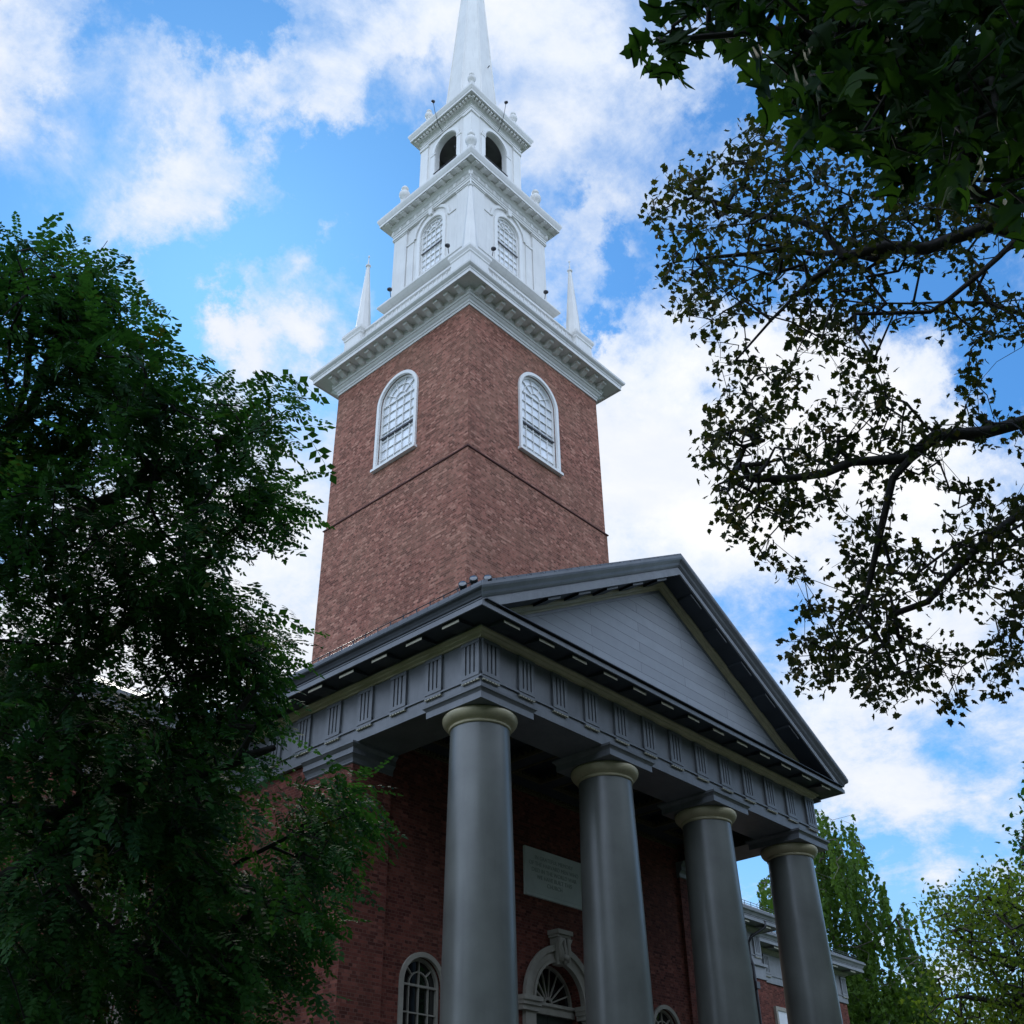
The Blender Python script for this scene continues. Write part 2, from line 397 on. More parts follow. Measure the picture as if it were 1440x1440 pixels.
# ------------------------------------------------------------------ walls with arched openings
def wall(mb, F, a0, a1, z0, z1, holes, depth=.3, seg=20):
    """holes: (centre, half width, sill z, spring z); reveals run back to -depth"""
    hs_ = sorted(holes); cur = a0
    quad = lambda p: mb.add([F(*q) for q in p], [tuple(range(len(p)))])
    for c, h, zs, zp in hs_:
        quad([(cur, 0, z0), (c-h, 0, z0), (c-h, 0, z1), (cur, 0, z1)])
        if zs > z0: quad([(c-h, 0, z0), (c+h, 0, z0), (c+h, 0, zs), (c-h, 0, zs)])
        arc = [(c-h*math.cos(math.pi*i/seg), zp+h*math.sin(math.pi*i/seg)) for i in range(seg+1)]
        for (p, q) in zip(arc[:-1], arc[1:]):
            quad([(p[0], 0, p[1]), (q[0], 0, q[1]), (q[0], 0, z1), (p[0], 0, z1)])
        ring = [(c-h, zs)]+arc+[(c+h, zs)]
        for p, q in zip(ring, ring[1:]+ring[:1]):
            quad([(p[0], 0, p[1]), (q[0], 0, q[1]), (q[0], -depth, q[1]), (p[0], -depth, p[1])])
        cur = c+h
    quad([(cur, 0, z0), (a1, 0, z0), (a1, 0, z1), (cur, 0, z1)])

def arched_window(F, c, h, zs, zp, n, rows, casing, out_, back, gm, wm, bar=.022, meet=None, inner=.45, spokes=(0, 45, 90, 135, 180), parent=None, arcs=None, sillm=None, casd=None):
    """casing: width of the surround; out_: how far it stands proud; back: depth of the sash plane"""
    m = MB()
    H = h
    m.arcband(F, c, zp, H, H+casing, -.02, out_, seg=24)
    for sgn in (-1, 1):
        a0, a1 = sorted((c+sgn*H, c+sgn*(H+casing))); m.obox(F, a0, a1, -.02, out_, zs, zp)
    m.obox(F, c-H-casing-.05, c+H+casing+.05, -.02, out_+.06, zs-.09, zs)
    # sash frame inside the reveal
    sf = .06
    m.arcband(F, c, zp, H-sf, H, back-.05, back+.05, seg=24)
    for sgn in (-1, 1):
        a0, a1 = sorted((c+sgn*(H-sf), c+sgn*H)); m.obox(F, a0, a1, back-.05, back+.05, zs, zp)
    m.obox(F, c-H, c+H, back-.05, back+.05, zs, zs+sf)
    wo = CB(m, 'window', wm, parent)
    b = MB(); bb0, bb1 = back-.02, back+.025
    for i in range(1, n):
        a = c-H+2*H*i/n; b.obox(F, a-bar/2, a+bar/2, bb0, bb1, zs, zp)
    z = zs; k = 0
    dz = (zp-zs)/rows
    for i in range(1, rows):
        b.obox(F, c-H, c+H, bb0-.003, bb1-.003, zs+dz*i-bar/2, zs+dz*i+bar/2)
    b.obox(F, c-H, c+H, bb0, bb1+.01, zp-bar*.8, zp+bar*.8)
    for ri in (arcs if arcs else (inner,)):
        b.arcband(F, c, zp, ri*H-bar/2, ri*H+bar/2, bb0-.002, bb1-.002, seg=18)
    r_in = (arcs[0] if arcs else inner)
    for t in spokes:
        t = math.radians(t)
        if not 1e-3 < t < math.pi-1e-3: continue
        p0 = (c+r_in*H*math.cos(t), zp+r_in*H*math.sin(t)); p1 = (c+H*.98*math.cos(t), zp+H*.98*math.sin(t))
        nx, nz = -math.sin(t)*bar/2, math.cos(t)*bar/2
        b.prism(F, [(p0[0]-nx, p0[1]-nz), (p1[0]-nx, p1[1]-nz), (p1[0]+nx, p1[1]+nz), (p0[0]+nx, p0[1]+nz)], bb0-.001, bb1-.001)
    if n % 2 == 0 and r_in > 0:
        b.obox(F, c-bar/2, c+bar/2, bb0, bb1, zp, zp+r_in*H)
    b.build('glazing_bars', wm, wo)
    if meet:
        d = MB(); d.obox(F, c-H+.02, c+H-.02, back+.0, back+.05, meet-.035, meet+.03); d.build('meeting_rail', casd or metal, wo)
    gl = MB()
    pts = [(c-H, zs)]+[(c-H*math.cos(math.pi*i/24), zp+H*math.sin(math.pi*i/24)) for i in range(25)]+[(c+H, zs)]
    gl.prism(F, pts, back-.03, back-.02)
    gl.build('pane', gm, wo)
    return wo

# ------------------------------------------------------------------ entablature
def triglyph(F, c, cm=grey):
    m = MB(); h = HW-.015
    m.obox(F, c-h, c+h, 0, .018, T+.02, T+.80)                     # sunk ground
    m.obox(F, c-h-.01, c+h+.01, 0, .062, T+.73, T+.805)            # head
    m.obox(F, c-h, c+h, 0, .05, T+.02, T+.10)                      # foot
    gr = .045; bw = (2*h-3*gr-.06)/4
    a = c-h
    xs = []
    for i in range(4):
        w_ = bw + (.03 if i in (0, 3) else 0)
        m.obox(F, a, a+w_, .018, .05, T+.10, T+.73); a += w_+gr
    o = CB(m, 'triglyph', cm, bevel=0)
    r_ = MB(); r_.obox(F, c-h, c+h, 0, .055, T-.065, T-.024); r_.build('regula', cm, o)
    g_ = MB()
    for i in range(6):
        a = c-h+.035+(2*h-.07)*i/5
        g_.obox(F, a-.028, a+.028, .008, .052, T-.088, T-.0655)
    g_.build('guttae', gold, o)
    return o
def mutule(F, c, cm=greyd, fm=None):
    fm = fm or gold
    m = MB(); a0, a1 = c-HW+.02, c+HW-.02
    m.add([F(a, b, T+z) for a in (a0, a1) for b, z in ((.19, 1.0), (.60, .950), (.60, 1.052), (.19, 1.052))], [(0, 1, 2, 3), (7, 6, 5, 4), (0, 4, 5, 1), (1, 5, 6, 2), (2, 6, 7, 3), (3, 7, 4, 0)])
    o = CB(m, 'mutule', cm)
    f_ = MB(); f_.obox(F, c-HW+.02, c+HW-.02, .60, .612, T+.946, T+1.0); f_.build('drip_edge', fm, o)
    return o

def entab(path, cm, side_gutter=True, label=None):
    """architrave, frieze, bed mould, corona along a path (outside on the right)"""
    a = MB()
    a.sweep(path, [(-1.15, -.31), (0, -.31), (0, -.024), (.035, -.024), (.035, .018), (-.004, .018), (-.004, .84), (-1.15, .84)], z=T)
    CB(a, 'architrave', cm)
    b = MB(); b.sweep(path, [(-.02, .838), (.03, .838), (.04, .87), (.10, .90), (.11, .93), (.165, .95), (.17, .982), (-.02, .982)], z=T)
    CB(b, 'bed_moulding', tan)
    s_ = MB(); s_.sweep(path, [(-.3, 1.002), (.10, 1.002), (.13, 1.05), (.66, 1.05), (.66, 1.03), (.69, 1.03), (.69, 1.125), (.67, 1.13), (.67, 1.16), (.60, 1.17), (-.3, 1.17)], z=T)
    CB(s_, 'corona', cm)
    f_ = MB(); f_.sweep(path, [(.135, 1.040), (.655, 1.040), (.655, 1.048), (.135, 1.048)], z=T); CB(f_, 'soffit_shade', greyd)  # thin dark sheet under the corona, painted as its shade
def gutter(path, cm, **k):
    m = MB(); pr = [(.50, 1.172), (.64, 1.172), (.66, 1.19), (.66, 1.22), (.685, 1.235), (.70, 1.27), (.735, 1.325), (.78, 1.355), (.795, 1.38), (.80, 1.43), (.74, 1.43), (.72, 1.38), (.50, 1.36)]
    m.sweep(path, pr, z=T, **k); return CB(m, 'gutter', cm)

NV = 9.30          # nave front frieze plane
entab([(0, NV-.01), (0, 0), (L, 0), (L, NV-.01)], grey)
for i in range(13): triglyph(FF, HW+SP*i); mutule(FF, HW+SP*i)
for F in (FL, FR):
    for i in range(8): triglyph(F, HW+SP*i); mutule(F, HW+SP*i)
gd = mat('weathered shaded gutter', (.075, .083, .095), .4, .2, 2, streak=.4)  # weathered grey, darkened for the shade on its downward faces
gutter([(0, NV-.76), (0, 0)], gd, m1=(-1, -1)); gutter([(L, 0), (L, NV-.76)], gd, m0=(1, -1))

# pediment -----------------------------------------------------------
ZE, XE, YF = T+1.43, -.80, -.80
SLOPE = (5.45-1.43)/(XC-XE)
def rake(prof, name, m, zcut=T+1.165, parent=None):
    """prof: (outward offset, height under the roof line), swept up both slopes"""
    mb = MB(); k = len(prof)
    for sgn in (1, -1):
        P0 = []; P1 = []
        for o_, h in prof:
            x0 = max(-o_ if o_ > .5 else -.45, XE+(zcut-ZE-h)/SLOPE)
            z0 = ZE+SLOPE*(x0-XE)+h
            xa = XC; za = ZE+SLOPE*(XC-XE)+h
            P0.append((x0 if sgn > 0 else 2*XC-x0, -o_, z0)); P1.append((xa, -o_, za))
        vs = P0+P1
        fs = [(q, (q+1) % k, k+(q+1) % k, k+q) for q in range(k)]
        fs.append(tuple(range(k)))
        mb.add(vs, fs)
    return CB(mb, name, m, parent)
rake([(-.05, -.30), (.66, -.30), (.70, -.25), (.72, -.19), (.76, -.14), (.785, -.11), (.80, -.06), (.80, 0), (-.05, 0)], 'raking_gutter', grey)
rake([(-.05, -.52), (.65, -.52), (.65, -.54), (.69, -.54), (.69, -.40), (.665, -.395), (.665, -.345), (.64, -.30), (-.05, -.302)], 'raking_corona', greyl)
rake([(-.05, -.72), (.03, -.72), (.04, -.68), (.10, -.65), (.11, -.61), (.165, -.57), (.17, -.522), (-.05, -.522)], 'raking_bed_moulding', tan)
rake([(-.05, -.80), (.015, -.80), (.015, -.722), (-.05, -.722)], 'raking_fillet', grey)
rake([(.165, -.532), (.645, -.532), (.645, -.5225), (.165, -.5225)], 'raking_soffit_shade', greyd)  # thin dark sheet carries the shade under the raking corona
for sgn in (1, -1):
    for i in range(1, 6):
        mb = MB(); c = HW+SP*i+.30
        vs = []
        for o_, h in ((.19, -.521), (.60, -.521), (.60, -.60), (.19, -.60)):
            for xx in (c-.21, c+.21):
                vs.append((xx if sgn > 0 else 2*XC-xx, -o_, ZE+SLOPE*(xx-XE)+h))
        mb.add(vs, [(0, 1, 3, 2), (2, 3, 5, 4), (4, 5, 7, 6), (6, 7, 1, 0), (0, 2, 4, 6), (1, 7, 5, 3)])
        o = CB(mb, 'raking_mutule', greyd)
        mb = MB(); vs = []
        for o_, h in ((.602, -.555), (.614, -.555), (.614, -.605), (.602, -.605)):
            for xx in (c-.21, c+.21): vs.append((xx if sgn > 0 else 2*XC-xx, -o_, ZE+SLOPE*(xx-XE)+h))
        mb.add(vs, [(0, 1, 3, 2), (2, 3, 5, 4), (4, 5, 7, 6), (6, 7, 1, 0), (0, 2, 4, 6), (1, 7, 5, 3)]); mb.build('drip_edge', greyl, o)
m = MB(); zt = lambda x: ZE+SLOPE*(x-XE)-.76; m.prism(FF, [(-.1, T+1.0), (L+.1, T+1.0), (L+.1, zt(-.1)), (XC, zt(XC)), (-.1, zt(-.1))], -.15, 0); CB(m, 'tympanum', tymp, uv=True)
m = MB()   # top of the horizontal cornice, weathered lead falling to the front
m.add([(-.60, -.745, T+1.172), (L+.60, -.745, T+1.172), (L+.60, -.02, T+1.25), (-.60, -.02, T+1.25), (-.60, -.745, T+1.19), (L+.60, -.745, T+1.19), (L+.60, -.02, T+1.27), (-.60, -.02, T+1.27)],
      [(0, 1, 2, 3), (4, 5, 6, 7), (0, 1, 5, 4), (2, 3, 7, 6), (0, 3, 7, 4), (1, 2, 6, 5)])
CB(m, 'cornice_flashing', greyd)

# roofs ---------------------------------------------------------------
m = MB()
def roofsheet(mb, p, th=.06):
    vs = [tuple(q) for q in p]+[(q[0], q[1], q[2]-th) for q in p]; n = len(p)
    mb.add(vs, [tuple(range(n)), tuple(range(n, 2*n))]+[(i, (i+1) % n, n+(i+1) % n, n+i) for i in range(n)])
for sgn in (1, -1):
    X = lambda x: x if sgn > 0 else 2*XC-x
    roofsheet(m, [(X(XE+.03), YF+.02, ZE+.075), (X(XC), YF+.02, ZE+.075+SLOPE*(XC-XE-.03)), (X(XC), 15, ZE+.075+SLOPE*(XC-XE-.03)), (X(XE+.03), 9.2, ZE+.075)])
CB(m, 'portico_roof', slate, uv=True)
NX0, NX1 = -12.4, 25.5; NY0, NY1, NYR = NV, 17.7, 13.5
WZ = T+1.43
m = MB()
roofsheet(m, [(NX0-.8, NY0-.78, WZ+.05), (NX1+.8, NY0-.78, WZ+.05), (NX1+.8, NYR, WZ+.05+.53*(NYR-NY0+.78)), (NX0-.8, NYR, WZ+.05+.53*(NYR-NY0+.78))])
roofsheet(m, [(NX0-.8, NY1+.78, WZ+.05), (NX1+.8, NY1+.78, WZ+.05), (NX1+.8, NYR, WZ+.05+.53*(NYR-NY0+.78)), (NX0-.8, NYR, WZ+.05+.53*(NYR-NY0+.78))])
CB(m, 'nave_roof', slate, uv=True)
m = MB()
roofsheet(m, [(NX1, 10.9-.78, WZ+.05), (36.3, 10.9-.78, WZ+.05), (36.3, NYR, WZ+1.7), (NX1, NYR, WZ+1.7)])
roofsheet(m, [(NX1, 17.0, WZ+.05), (36.3, 17.0, WZ+.05), (36.3, NYR, WZ+1.7), (NX1, NYR, WZ+1.7)])
CB(m, 'chancel_roof', slate, uv=True)
# snow rails along the eaves
def snow_rail(pts, n):
    m = MB(); a, b = np.array(pts[0]), np.array(pts[1])
    for dz in (.10, .19): m.tube([a+(0, 0, dz), b+(0, 0, dz)], .011, 6)
    for i in range(n+1):
        p = a+(b-a)*i/n; m.tube([p-(0, 0, .05), p+(0, 0, .21)], .012, 5)
    CB(m, 'snow_rail', metal)
snow_rail([(-.62, -.35, T+1.52), (-.62, 8.4, T+1.52)], 22)
snow_rail([(L+1.2, NY0-.55, WZ+.15), (NX1+.6, NY0-.55, WZ+.15)], 26)
snow_rail([(NX0, NY0-.55, WZ+.15), (-1.2, NY0-.55, WZ+.15)], 26)
snow_rail([(NX1+1, 10.9-.55, WZ+.15), (36, 10.9-.55, WZ+.15)], 24)

# columns --------------------------------------------------------------
CI = .60; FLOOR = 1.15
def make_column(x, y):
    m = MB(); top = T-.84; pr = []
    for i in range(25):
        s_ = i/24; z = FLOOR+.22+(top-FLOOR-.22)*s_
        r_ = .70-.115*(s_**1.6); pr.append((r_, z))
    m.lathe((x, y, 0), [(.70, FLOOR+.2)]+pr+[(.585, top+.1)], 64)
    o = CB(m, 'column', colm)
    e = MB(); e.lathe((x, y, 0), [(.59, top-.01), (.612, top-.005), (.618, top+.02), (.612, top+.045), (.60, top+.05), (.60, top+.06), (.64, top+.075), (.70, top+.11), (.735, top+.16), (.75, top+.21), (.745, top+.25), (.715, top+.28), (.6, top+.29)], 64)
    e.build('echinus', tan, o).matrix_parent_inverse = Matrix.Identity(4)
    a = MB(); q = .755; b_ = [(x-q, y-q), (x+q, y-q), (x+q, y+q), (x-q, y+q)]
    a.box(x-q, x+q, y-q, y+q, T-.56, T-.425)
    a.sweep(b_, [(-.1, -.424), (.0, -.424), (.015, -.40), (.035, -.375), (.06, -.36), (.065, -.313), (-.1, -.313)], closed=True, z=T)
    a.build('abacus', grey, o)
    s_ = MB(); s_.lathe((x, y, 0), [(.86, FLOOR), (.86, FLOOR+.02), (.90, FLOOR+.08), (.86, FLOOR+.15), (.78, FLOOR+.17), (.76, FLOOR+.2), (.72, FLOOR+.215), (.5, FLOOR+.215)], 48); s_.build('base', colm, o)
    return o
for i in range(4): make_column(CI+(L-2*CI)*i/3, CI)

# portico floor and steps
m = MB(); m.box(-.6, L+.6, -.5, 3.9, 0, FLOOR); CB(m, 'portico_floor', paving)
m = MB()
for i in range(6): m.box(-.6-.33*(6-i), L+.6+.33*(6-i), -.5-.33*(6-i), -.5, 0, FLOOR-.165*(6-i)-.16 + .0)
CB(m, 'steps', stone)

# portico back wall ------------------------------------------------------
WY = 3.86
FW = frame((0, WY), (1, 0), (0, -1))
WH = [(2.30, .56, T-8.0, T-4.86), (XC, .86, FLOOR, T-4.68), (L-2.30, .56, T-8.0, T-4.86)]
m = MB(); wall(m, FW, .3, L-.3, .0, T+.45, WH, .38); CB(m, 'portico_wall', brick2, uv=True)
for c in (2.30, L-2.30):
    arched_window(FW, c, .54, T-8.0, T-4.86, 4, 6, .10, .05, -.12, glassd, stone, bar=.028, inner=.5, spokes=(45, 90, 135))
# door case
m = MB()
c = XC; zp = T-4.68
m.arcband(FW, c, zp, .86, 1.18, 0, .10, seg=32); m.arcband(FW, c, zp, 1.10, 1.24, .10, .16, seg=32); m.arcband(FW, c, zp, .86, .93, .10, .13, seg=32)
for sgn in (-1, 1):
    a0, a1 = sorted((c+sgn*.86, c+sgn*1.20)); m.obox(FW, a0, a1, -.1, .11, FLOOR, zp-.30)
    a0, a1 = sorted((c+sgn*.80, c+sgn*1.34))
    m.obox(FW, a0, a1, -.1, .16, zp-.30, zp-.19); m.obox(FW, a0-.03, a1+.03, -.1, .20, zp-.19, zp-.10); m.obox(FW, a0-.05, a1+.05, -.1, .24, zp-.10, zp-.001)
ds = CB(m, 'door_surround', stone)
m = MB()
m.prism(FW, [(c-.13, zp+.80), (c+.13, zp+.80), (c+.20, zp+1.45), (c-.20, zp+1.45)], 0, .24)
m.obox(FW, c-.27, c+.27, 0, .34, zp+1.46, zp+1.56); m.obox(FW, c-.24, c+.24, 0, .29, zp+1.40, zp+1.458)
for sgn in (-1, 1): m.tube([FW(c+sgn*.10, .26, zp+.86), FW(c+sgn*.13, .30, zp+1.05), FW(c+sgn*.15, .27, zp+1.25), FW(c+sgn*.15, .31, zp+1.38)], [.06, .07, .06, .08], 10)
m.tube([FW(c-.12, .27, zp+1.0), FW(c, .33, zp+.93), FW(c+.12, .27, zp+1.0)], [.04, .07, .04], 10)
m.tube([FW(c, .28, zp+.8), FW(c, .31, zp+1.1), FW(c, .27, zp+1.38)], [.05, .045, .04], 10)
m.build('keystone', stone, ds)
m = MB(); BK = -.30
m.obox(FW, c-.86, c+.86, BK-.05, BK+.10, zp-.24, zp-.02)
m.obox(FW, c-.86, c+.86, BK-.05, BK+.15, zp-.07, zp-.0)
m.arcband(FW, c, zp, .80, .86, BK-.03, BK+.04, seg=28); m.arcband(FW, c, zp, .10, .16, BK-.02, BK+.04, seg=16)
for t in (20, 40, 62, 83, 104, 125, 147, 166)[:]:
    t = math.radians(t); nx, nz = -math.sin(t)*.016, math.cos(t)*.016
    m.prism(FW, [(c+.15*math.cos(t)-nx, zp+.15*math.sin(t)-nz), (c+.81*math.cos(t)-nx, zp+.81*math.sin(t)-nz), (c+.81*math.cos(t)+nx, zp+.81*math.sin(t)+nz), (c+.15*math.cos(t)+nx, zp+.15*math.sin(t)+nz)], BK-.01, BK+.025)
fl = CB(m, 'fanlight', stone)
m = MB(); m.prism(FW, [(c-.86*math.cos(math.pi*i/24), zp+.86*math.sin(math.pi*i/24)) for i in range(25)], BK-.04, BK-.035); m.build('pane', glassd, fl)
m = MB()
for sgn in (-1, 1):
    a0, a1 = sorted((c+sgn*.01, c+sgn*.86)); m.obox(FW, a0, a1, BK-.05, BK, FLOOR, zp-.24)
    for z0, z1 in ((FLOOR+.2, FLOOR+1.1), (FLOOR+1.3, FLOOR+2.6), (FLOOR+2.8, zp-.4)):
        m.obox(FW, a0+.14, a1-.14, BK, BK+.025, z0, z1)
dr = CB(m, 'door', doorm)
m = MB()
for sgn in (-1, 1): m.tube([FW(c+sgn*.08, BK, FLOOR+1.05), FW(c+sgn*.08, BK+.07, FLOOR+1.05), FW(c+sgn*.08, BK+.07, FLOOR+1.25), FW(c+sgn*.08, BK, FLOOR+1.25)], .012, 8)
m.build('handle', bronze, dr)
# dark interior behind glass and door
# plaque
m = MB(); pz0, pz1 = T-2.42, T-1.27
m.obox(FW, XC-1.08, XC+1.08, 0, .05, pz0, pz1); m.obox(FW, XC-1.08, XC+1.08, .05, .065, pz0, pz0+.07)
m.obox(FW, XC-1.08, XC-1.02, .05, .062, pz0+.07, pz1); m.obox(FW, XC+1.02, XC+1.08, .05, .062, pz0+.07, pz1); m.obox(FW, XC-1.02, XC+1.02, .05, .062, pz1-.05, pz1)
m.obox(FW, XC-1.02, XC+1.02, .05, .056, pz0+.09, pz0+.10)
pl = CB(m, 'plaque', plaquem)
cu = bpy.data.curves.new('inscription', 'FONT'); cu.body = 'IN GRATEFUL MEMORY\nOF THE HARVARD MEN WHO\nDIED IN THE WORLD WAR\nWE HAVE BUILT THIS\nCHURCH'
cu.size = .137; cu.align_x = 'CENTER'; cu.extrude = .003; cu.space_line = 1.12
to = bpy.data.objects.new('inscription_curve', cu); COL.objects.link(to)
bpy.context.view_layer.update()
me = bpy.data.meshes.new_from_object(to.evaluated_get(bpy.context.evaluated_depsgraph_get()))
bpy.data.objects.remove(to); me.name = 'inscription'
for v in me.vertices: v.co = Vector((XC+v.co.x, WY-.052-v.co.z, pz1-.25+v.co.y))
me.materials.clear(); me.materials.append(letterm)
io = bpy.data.objects.new('inscription', me); COL.objects.link(io); io.parent = pl

# antae (the piers that end the side walls) and side walls
for sgn in (0, 1):
    X = (lambda x: x) if sgn == 0 else (lambda x: L-x)
    def bx(mb, x0, x1, *r):
        a, b = sorted((X(x0), X(x1))); mb.box(a, b, *r)
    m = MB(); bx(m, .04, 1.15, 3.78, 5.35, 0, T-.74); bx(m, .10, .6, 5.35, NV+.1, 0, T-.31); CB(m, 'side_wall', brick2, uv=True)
    m = MB(); pth = [(X(1.16), 3.77), (X(.03), 3.77), (X(.03), 5.36), (X(1.16), 5.36)]
    if sgn == 0: pth = pth[::-1]
    if sgn == 0:
        pth = [(.03, 5.36), (.03, 3.77), (1.16, 3.77)]
    else:
        pth = [(L-1.16, 3.77), (L-.03, 3.77), (L-.03, 5.36)]
    m.sweep(pth, [(-.5, -.74), (.0, -.74), (.02, -.72), (.02, -.70), (.0, -.69), (.02, -.62), (.06, -.57), (.07, -.555), (.09, -.55), (.09, -.43), (.10, -.42), (.12, -.40), (.15, -.365), (.16, -.36), (.16, -.313), (-.5, -.313)], z=T)
    CB(m, 'pier_capital', grey)
    m = MB(); m.sweep([(X(.6), NV), (X(.6), WY)] if sgn == 0 else [(X(.6), WY), (X(.6), NV)], [(0, -.31), (.4, -.31), (.4, -.02)], z=T)
# portico ceiling with coffers
m = MB(); cz = T+.16
m.box(1.15, L-1.15, 1.15, 3.9, cz+.30, cz+.36)
ys0, ys1 = 1.15, 3.86
nC = 7; wC = (L-2.3)/nC
for i in range(nC+1):
    x = 1.15+wC*i; m.box(max(1.15, x-.22), min(L-1.15, x+.22), ys0, ys1, cz, cz+.30)
for i in range(nC):
    x0, x1 = 1.15+wC*i+.22, 1.15+wC*(i+1)-.22
    m.box(x0, x1, ys0, ys0+.45, cz, cz+.30); m.box(x0, x1, ys1-.55, ys1, cz, cz+.30)
CB(m, 'portico_ceiling', mat('ceiling shade paint', (.034, .040, .050), .5, .15, 2))  # ceiling colour darkened to hold the porch shade
m = MB()
for i in range(nC):
    x0, x1 = 1.15+wC*i+.22, 1.15+wC*(i+1)-.22; y0, y1 = ys0+.45, ys1-.55
    for a, b, c_, d in ((x0, x1, y0, y0+.05), (x0, x1, y1-.05, y1), (x0, x0+.05, y0+.05, y1-.05), (x1-.05, x1, y0+.05, y1-.05)):
        m.box(a, b, c_, d, cz-.03, cz+.05)
    k = 10
    for j in range(k):
        xx = x0+.08+(x1-x0-.16)*j/(k-1); m.box(xx-.025, xx+.025, y1-.09, y1-.05, cz+.03, cz+.10); m.box(xx-.025, xx+.025, y0+.05, y0+.09, cz+.03, cz+.10)
        yy = y0+.10+(y1-y0-.2)*j/(k-1); m.box(x0+.05, x0+.09, yy-.025, yy+.025, cz+.03, cz+.10); m.box(x1-.09, x1-.05, yy-.025, yy+.025, cz+.03, cz+.10)
m.box(1.15, L-1.15, ys1-.08, ys1-.02, cz-.10, cz-.002)
for j in range(100):
    xx = 1.2+(L-2.4)*j/99; m.box(xx-.03, xx+.03, ys1-.13, ys1-.08, cz-.07, cz-.004)
CB(m, 'ceiling_dentils', mat('shaded gilding', (.10, .08, .04), .5, .1, 5))  # darker copy of the tan moulding, porch shade included
# solid beam over the back wall line keeps daylight out of the roof space
m = MB(); m.box(1.15, L-1.15, 3.94, 4.3, T-.31, T+1.0); CB(m, 'inner_beam', greyd)

# ------------------------------------------------------------------ nave wings (front facing walls beside the portico)
def wing(x0, x1, y, wins, cm):
    F = frame((0, y+.06), (1, 0), (0, -1))
    m = MB(); wall(m, F, x0+.06, x1-.06, 0, T-.3, wins, .3)
    for xx in (x0+.06, x1-.06): m.add([(xx, y+.06, 0), (xx, y+7, 0), (xx, y+7, T-.3), (xx, y+.06, T-.3)], [(0, 1, 2, 3)])
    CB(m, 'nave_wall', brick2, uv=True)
    return F
ww = [(-2.0-3.7*i, .66, T-8.2, T-2.75) for i in (0, 1, 2)]
we = [(L+2.0+3.7*i, .66, T-8.2, T-2.75) for i in (0, 1, 2)]
F1 = wing(NX0, .2, NV, ww, greyl); F2 = wing(L-.2, NX1, NV, we, greyl); F3 = wing(NX1, 35.6, 10.9, [], greyl)
for F, ws in ((F1, ww), (F2, we)):
    for (c, h, zs, zp) in ws:
        arched_window(F, c, h-.02, zs, zp, 4, 9, .26, .07, -.16, glassd, stone, bar=.035, inner=.5, spokes=(45, 90, 135))
def went(path, cm):
    a = MB(); a.sweep(path, [(-.8, -.31), (0, -.31), (0, -.024), (.035, -.024), (.035, .018), (-.004, .018), (-.004, .84), (-.8, .84)], z=T); CB(a, 'architrave', cm)
    b = MB(); b.sweep(path, [(-.02, .838), (.03, .838), (.04, .87), (.10, .90), (.165, .965), (.17, 1.0), (-.02, 1.0)], z=T); CB(b, 'bed_moulding', stone)
    s_ = MB(); s_.sweep(path, [(-.3, 1.002), (.10, 1.002), (.13, 1.05), (.66, 1.05), (.66, 1.03), (.69, 1.03), (.69, 1.125), (.67, 1.13), (.67, 1.16), (.60, 1.17), (-.3, 1.17)], z=T); CB(s_, 'corona', cm)
    gutter(path, greyl)
went([(NX0, NV+8), (NX0, NV), (-.02, NV)], greyl)
went([(L+.02, NV), (NX1, NV), (NX1, NV+8)], greyl)
went([(NX1+.9, 10.9), (35.6, 10.9), (35.6, 16)], greyl)
FN = frame((0, NV), (1, 0), (0, -1)); F10 = frame((0, 10.9), (1, 0), (0, -1))
for F, x0, x1 in ((FN, L+.9, NX1), (FN, NX0, -.9), (F10, NX1+1.2, 35.6)):
    n = int((x1-x0)/1.6)
    for i in range(n+1):
        c = x0+HW+(x1-x0-2*HW)*i/n; triglyph(F, c, greyl); mutule(F, c, greyl)
# tall brick piers with stone caps at wing ends, white board, downspout
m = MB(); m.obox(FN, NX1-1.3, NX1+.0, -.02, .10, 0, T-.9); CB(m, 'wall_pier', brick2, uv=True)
m = MB(); m.obox(FN, NX1-1.34, NX1+.04, -.02, .14, T-.9, T-.80); m.obox(FN, NX1-1.3, NX1, -.02, .11, T-.80, T-.42); m.obox(FN, NX1-1.4, NX1+.1, -.02, .18, T-.42, T-.312); CB(m, 'pier_capital', greyl)
m = MB(); m.obox(F10, 29.0, 31.6, -.10, .02, T-3.8, T-1.35)
wp = CB(m, 'window', mat('white window board', (.75, .76, .78), .6, .05))
m = MB(); m.obox(F10, 28.86, 29.0, -.1, .06, T-3.9, T-1.2); m.obox(F10, 31.6, 31.74, -.1, .06, T-3.9, T-1.2); m.obox(F10, 29.0, 31.6, -.1, .06, T-1.35, T-1.2); m.build('frame', stone, wp)
m = MB()
x = NX1-.75
m.tube([(x+.2, NV-.70, T+1.15), (x+.2, NV-.66, T+.92), (x-.25, NV-.25, T+.55), (x-.3, NV-.14, T+.35), (x-.3, NV-.14, T-.2), (x-.3, NV-.22, T-.5), (x-.3, NV-.22, .2)], .055, 10)
m.box(x-.42, x-.18, NV-.34, NV-.12, T-1.35, T-1.1)
CB(m, 'downspout', metal)

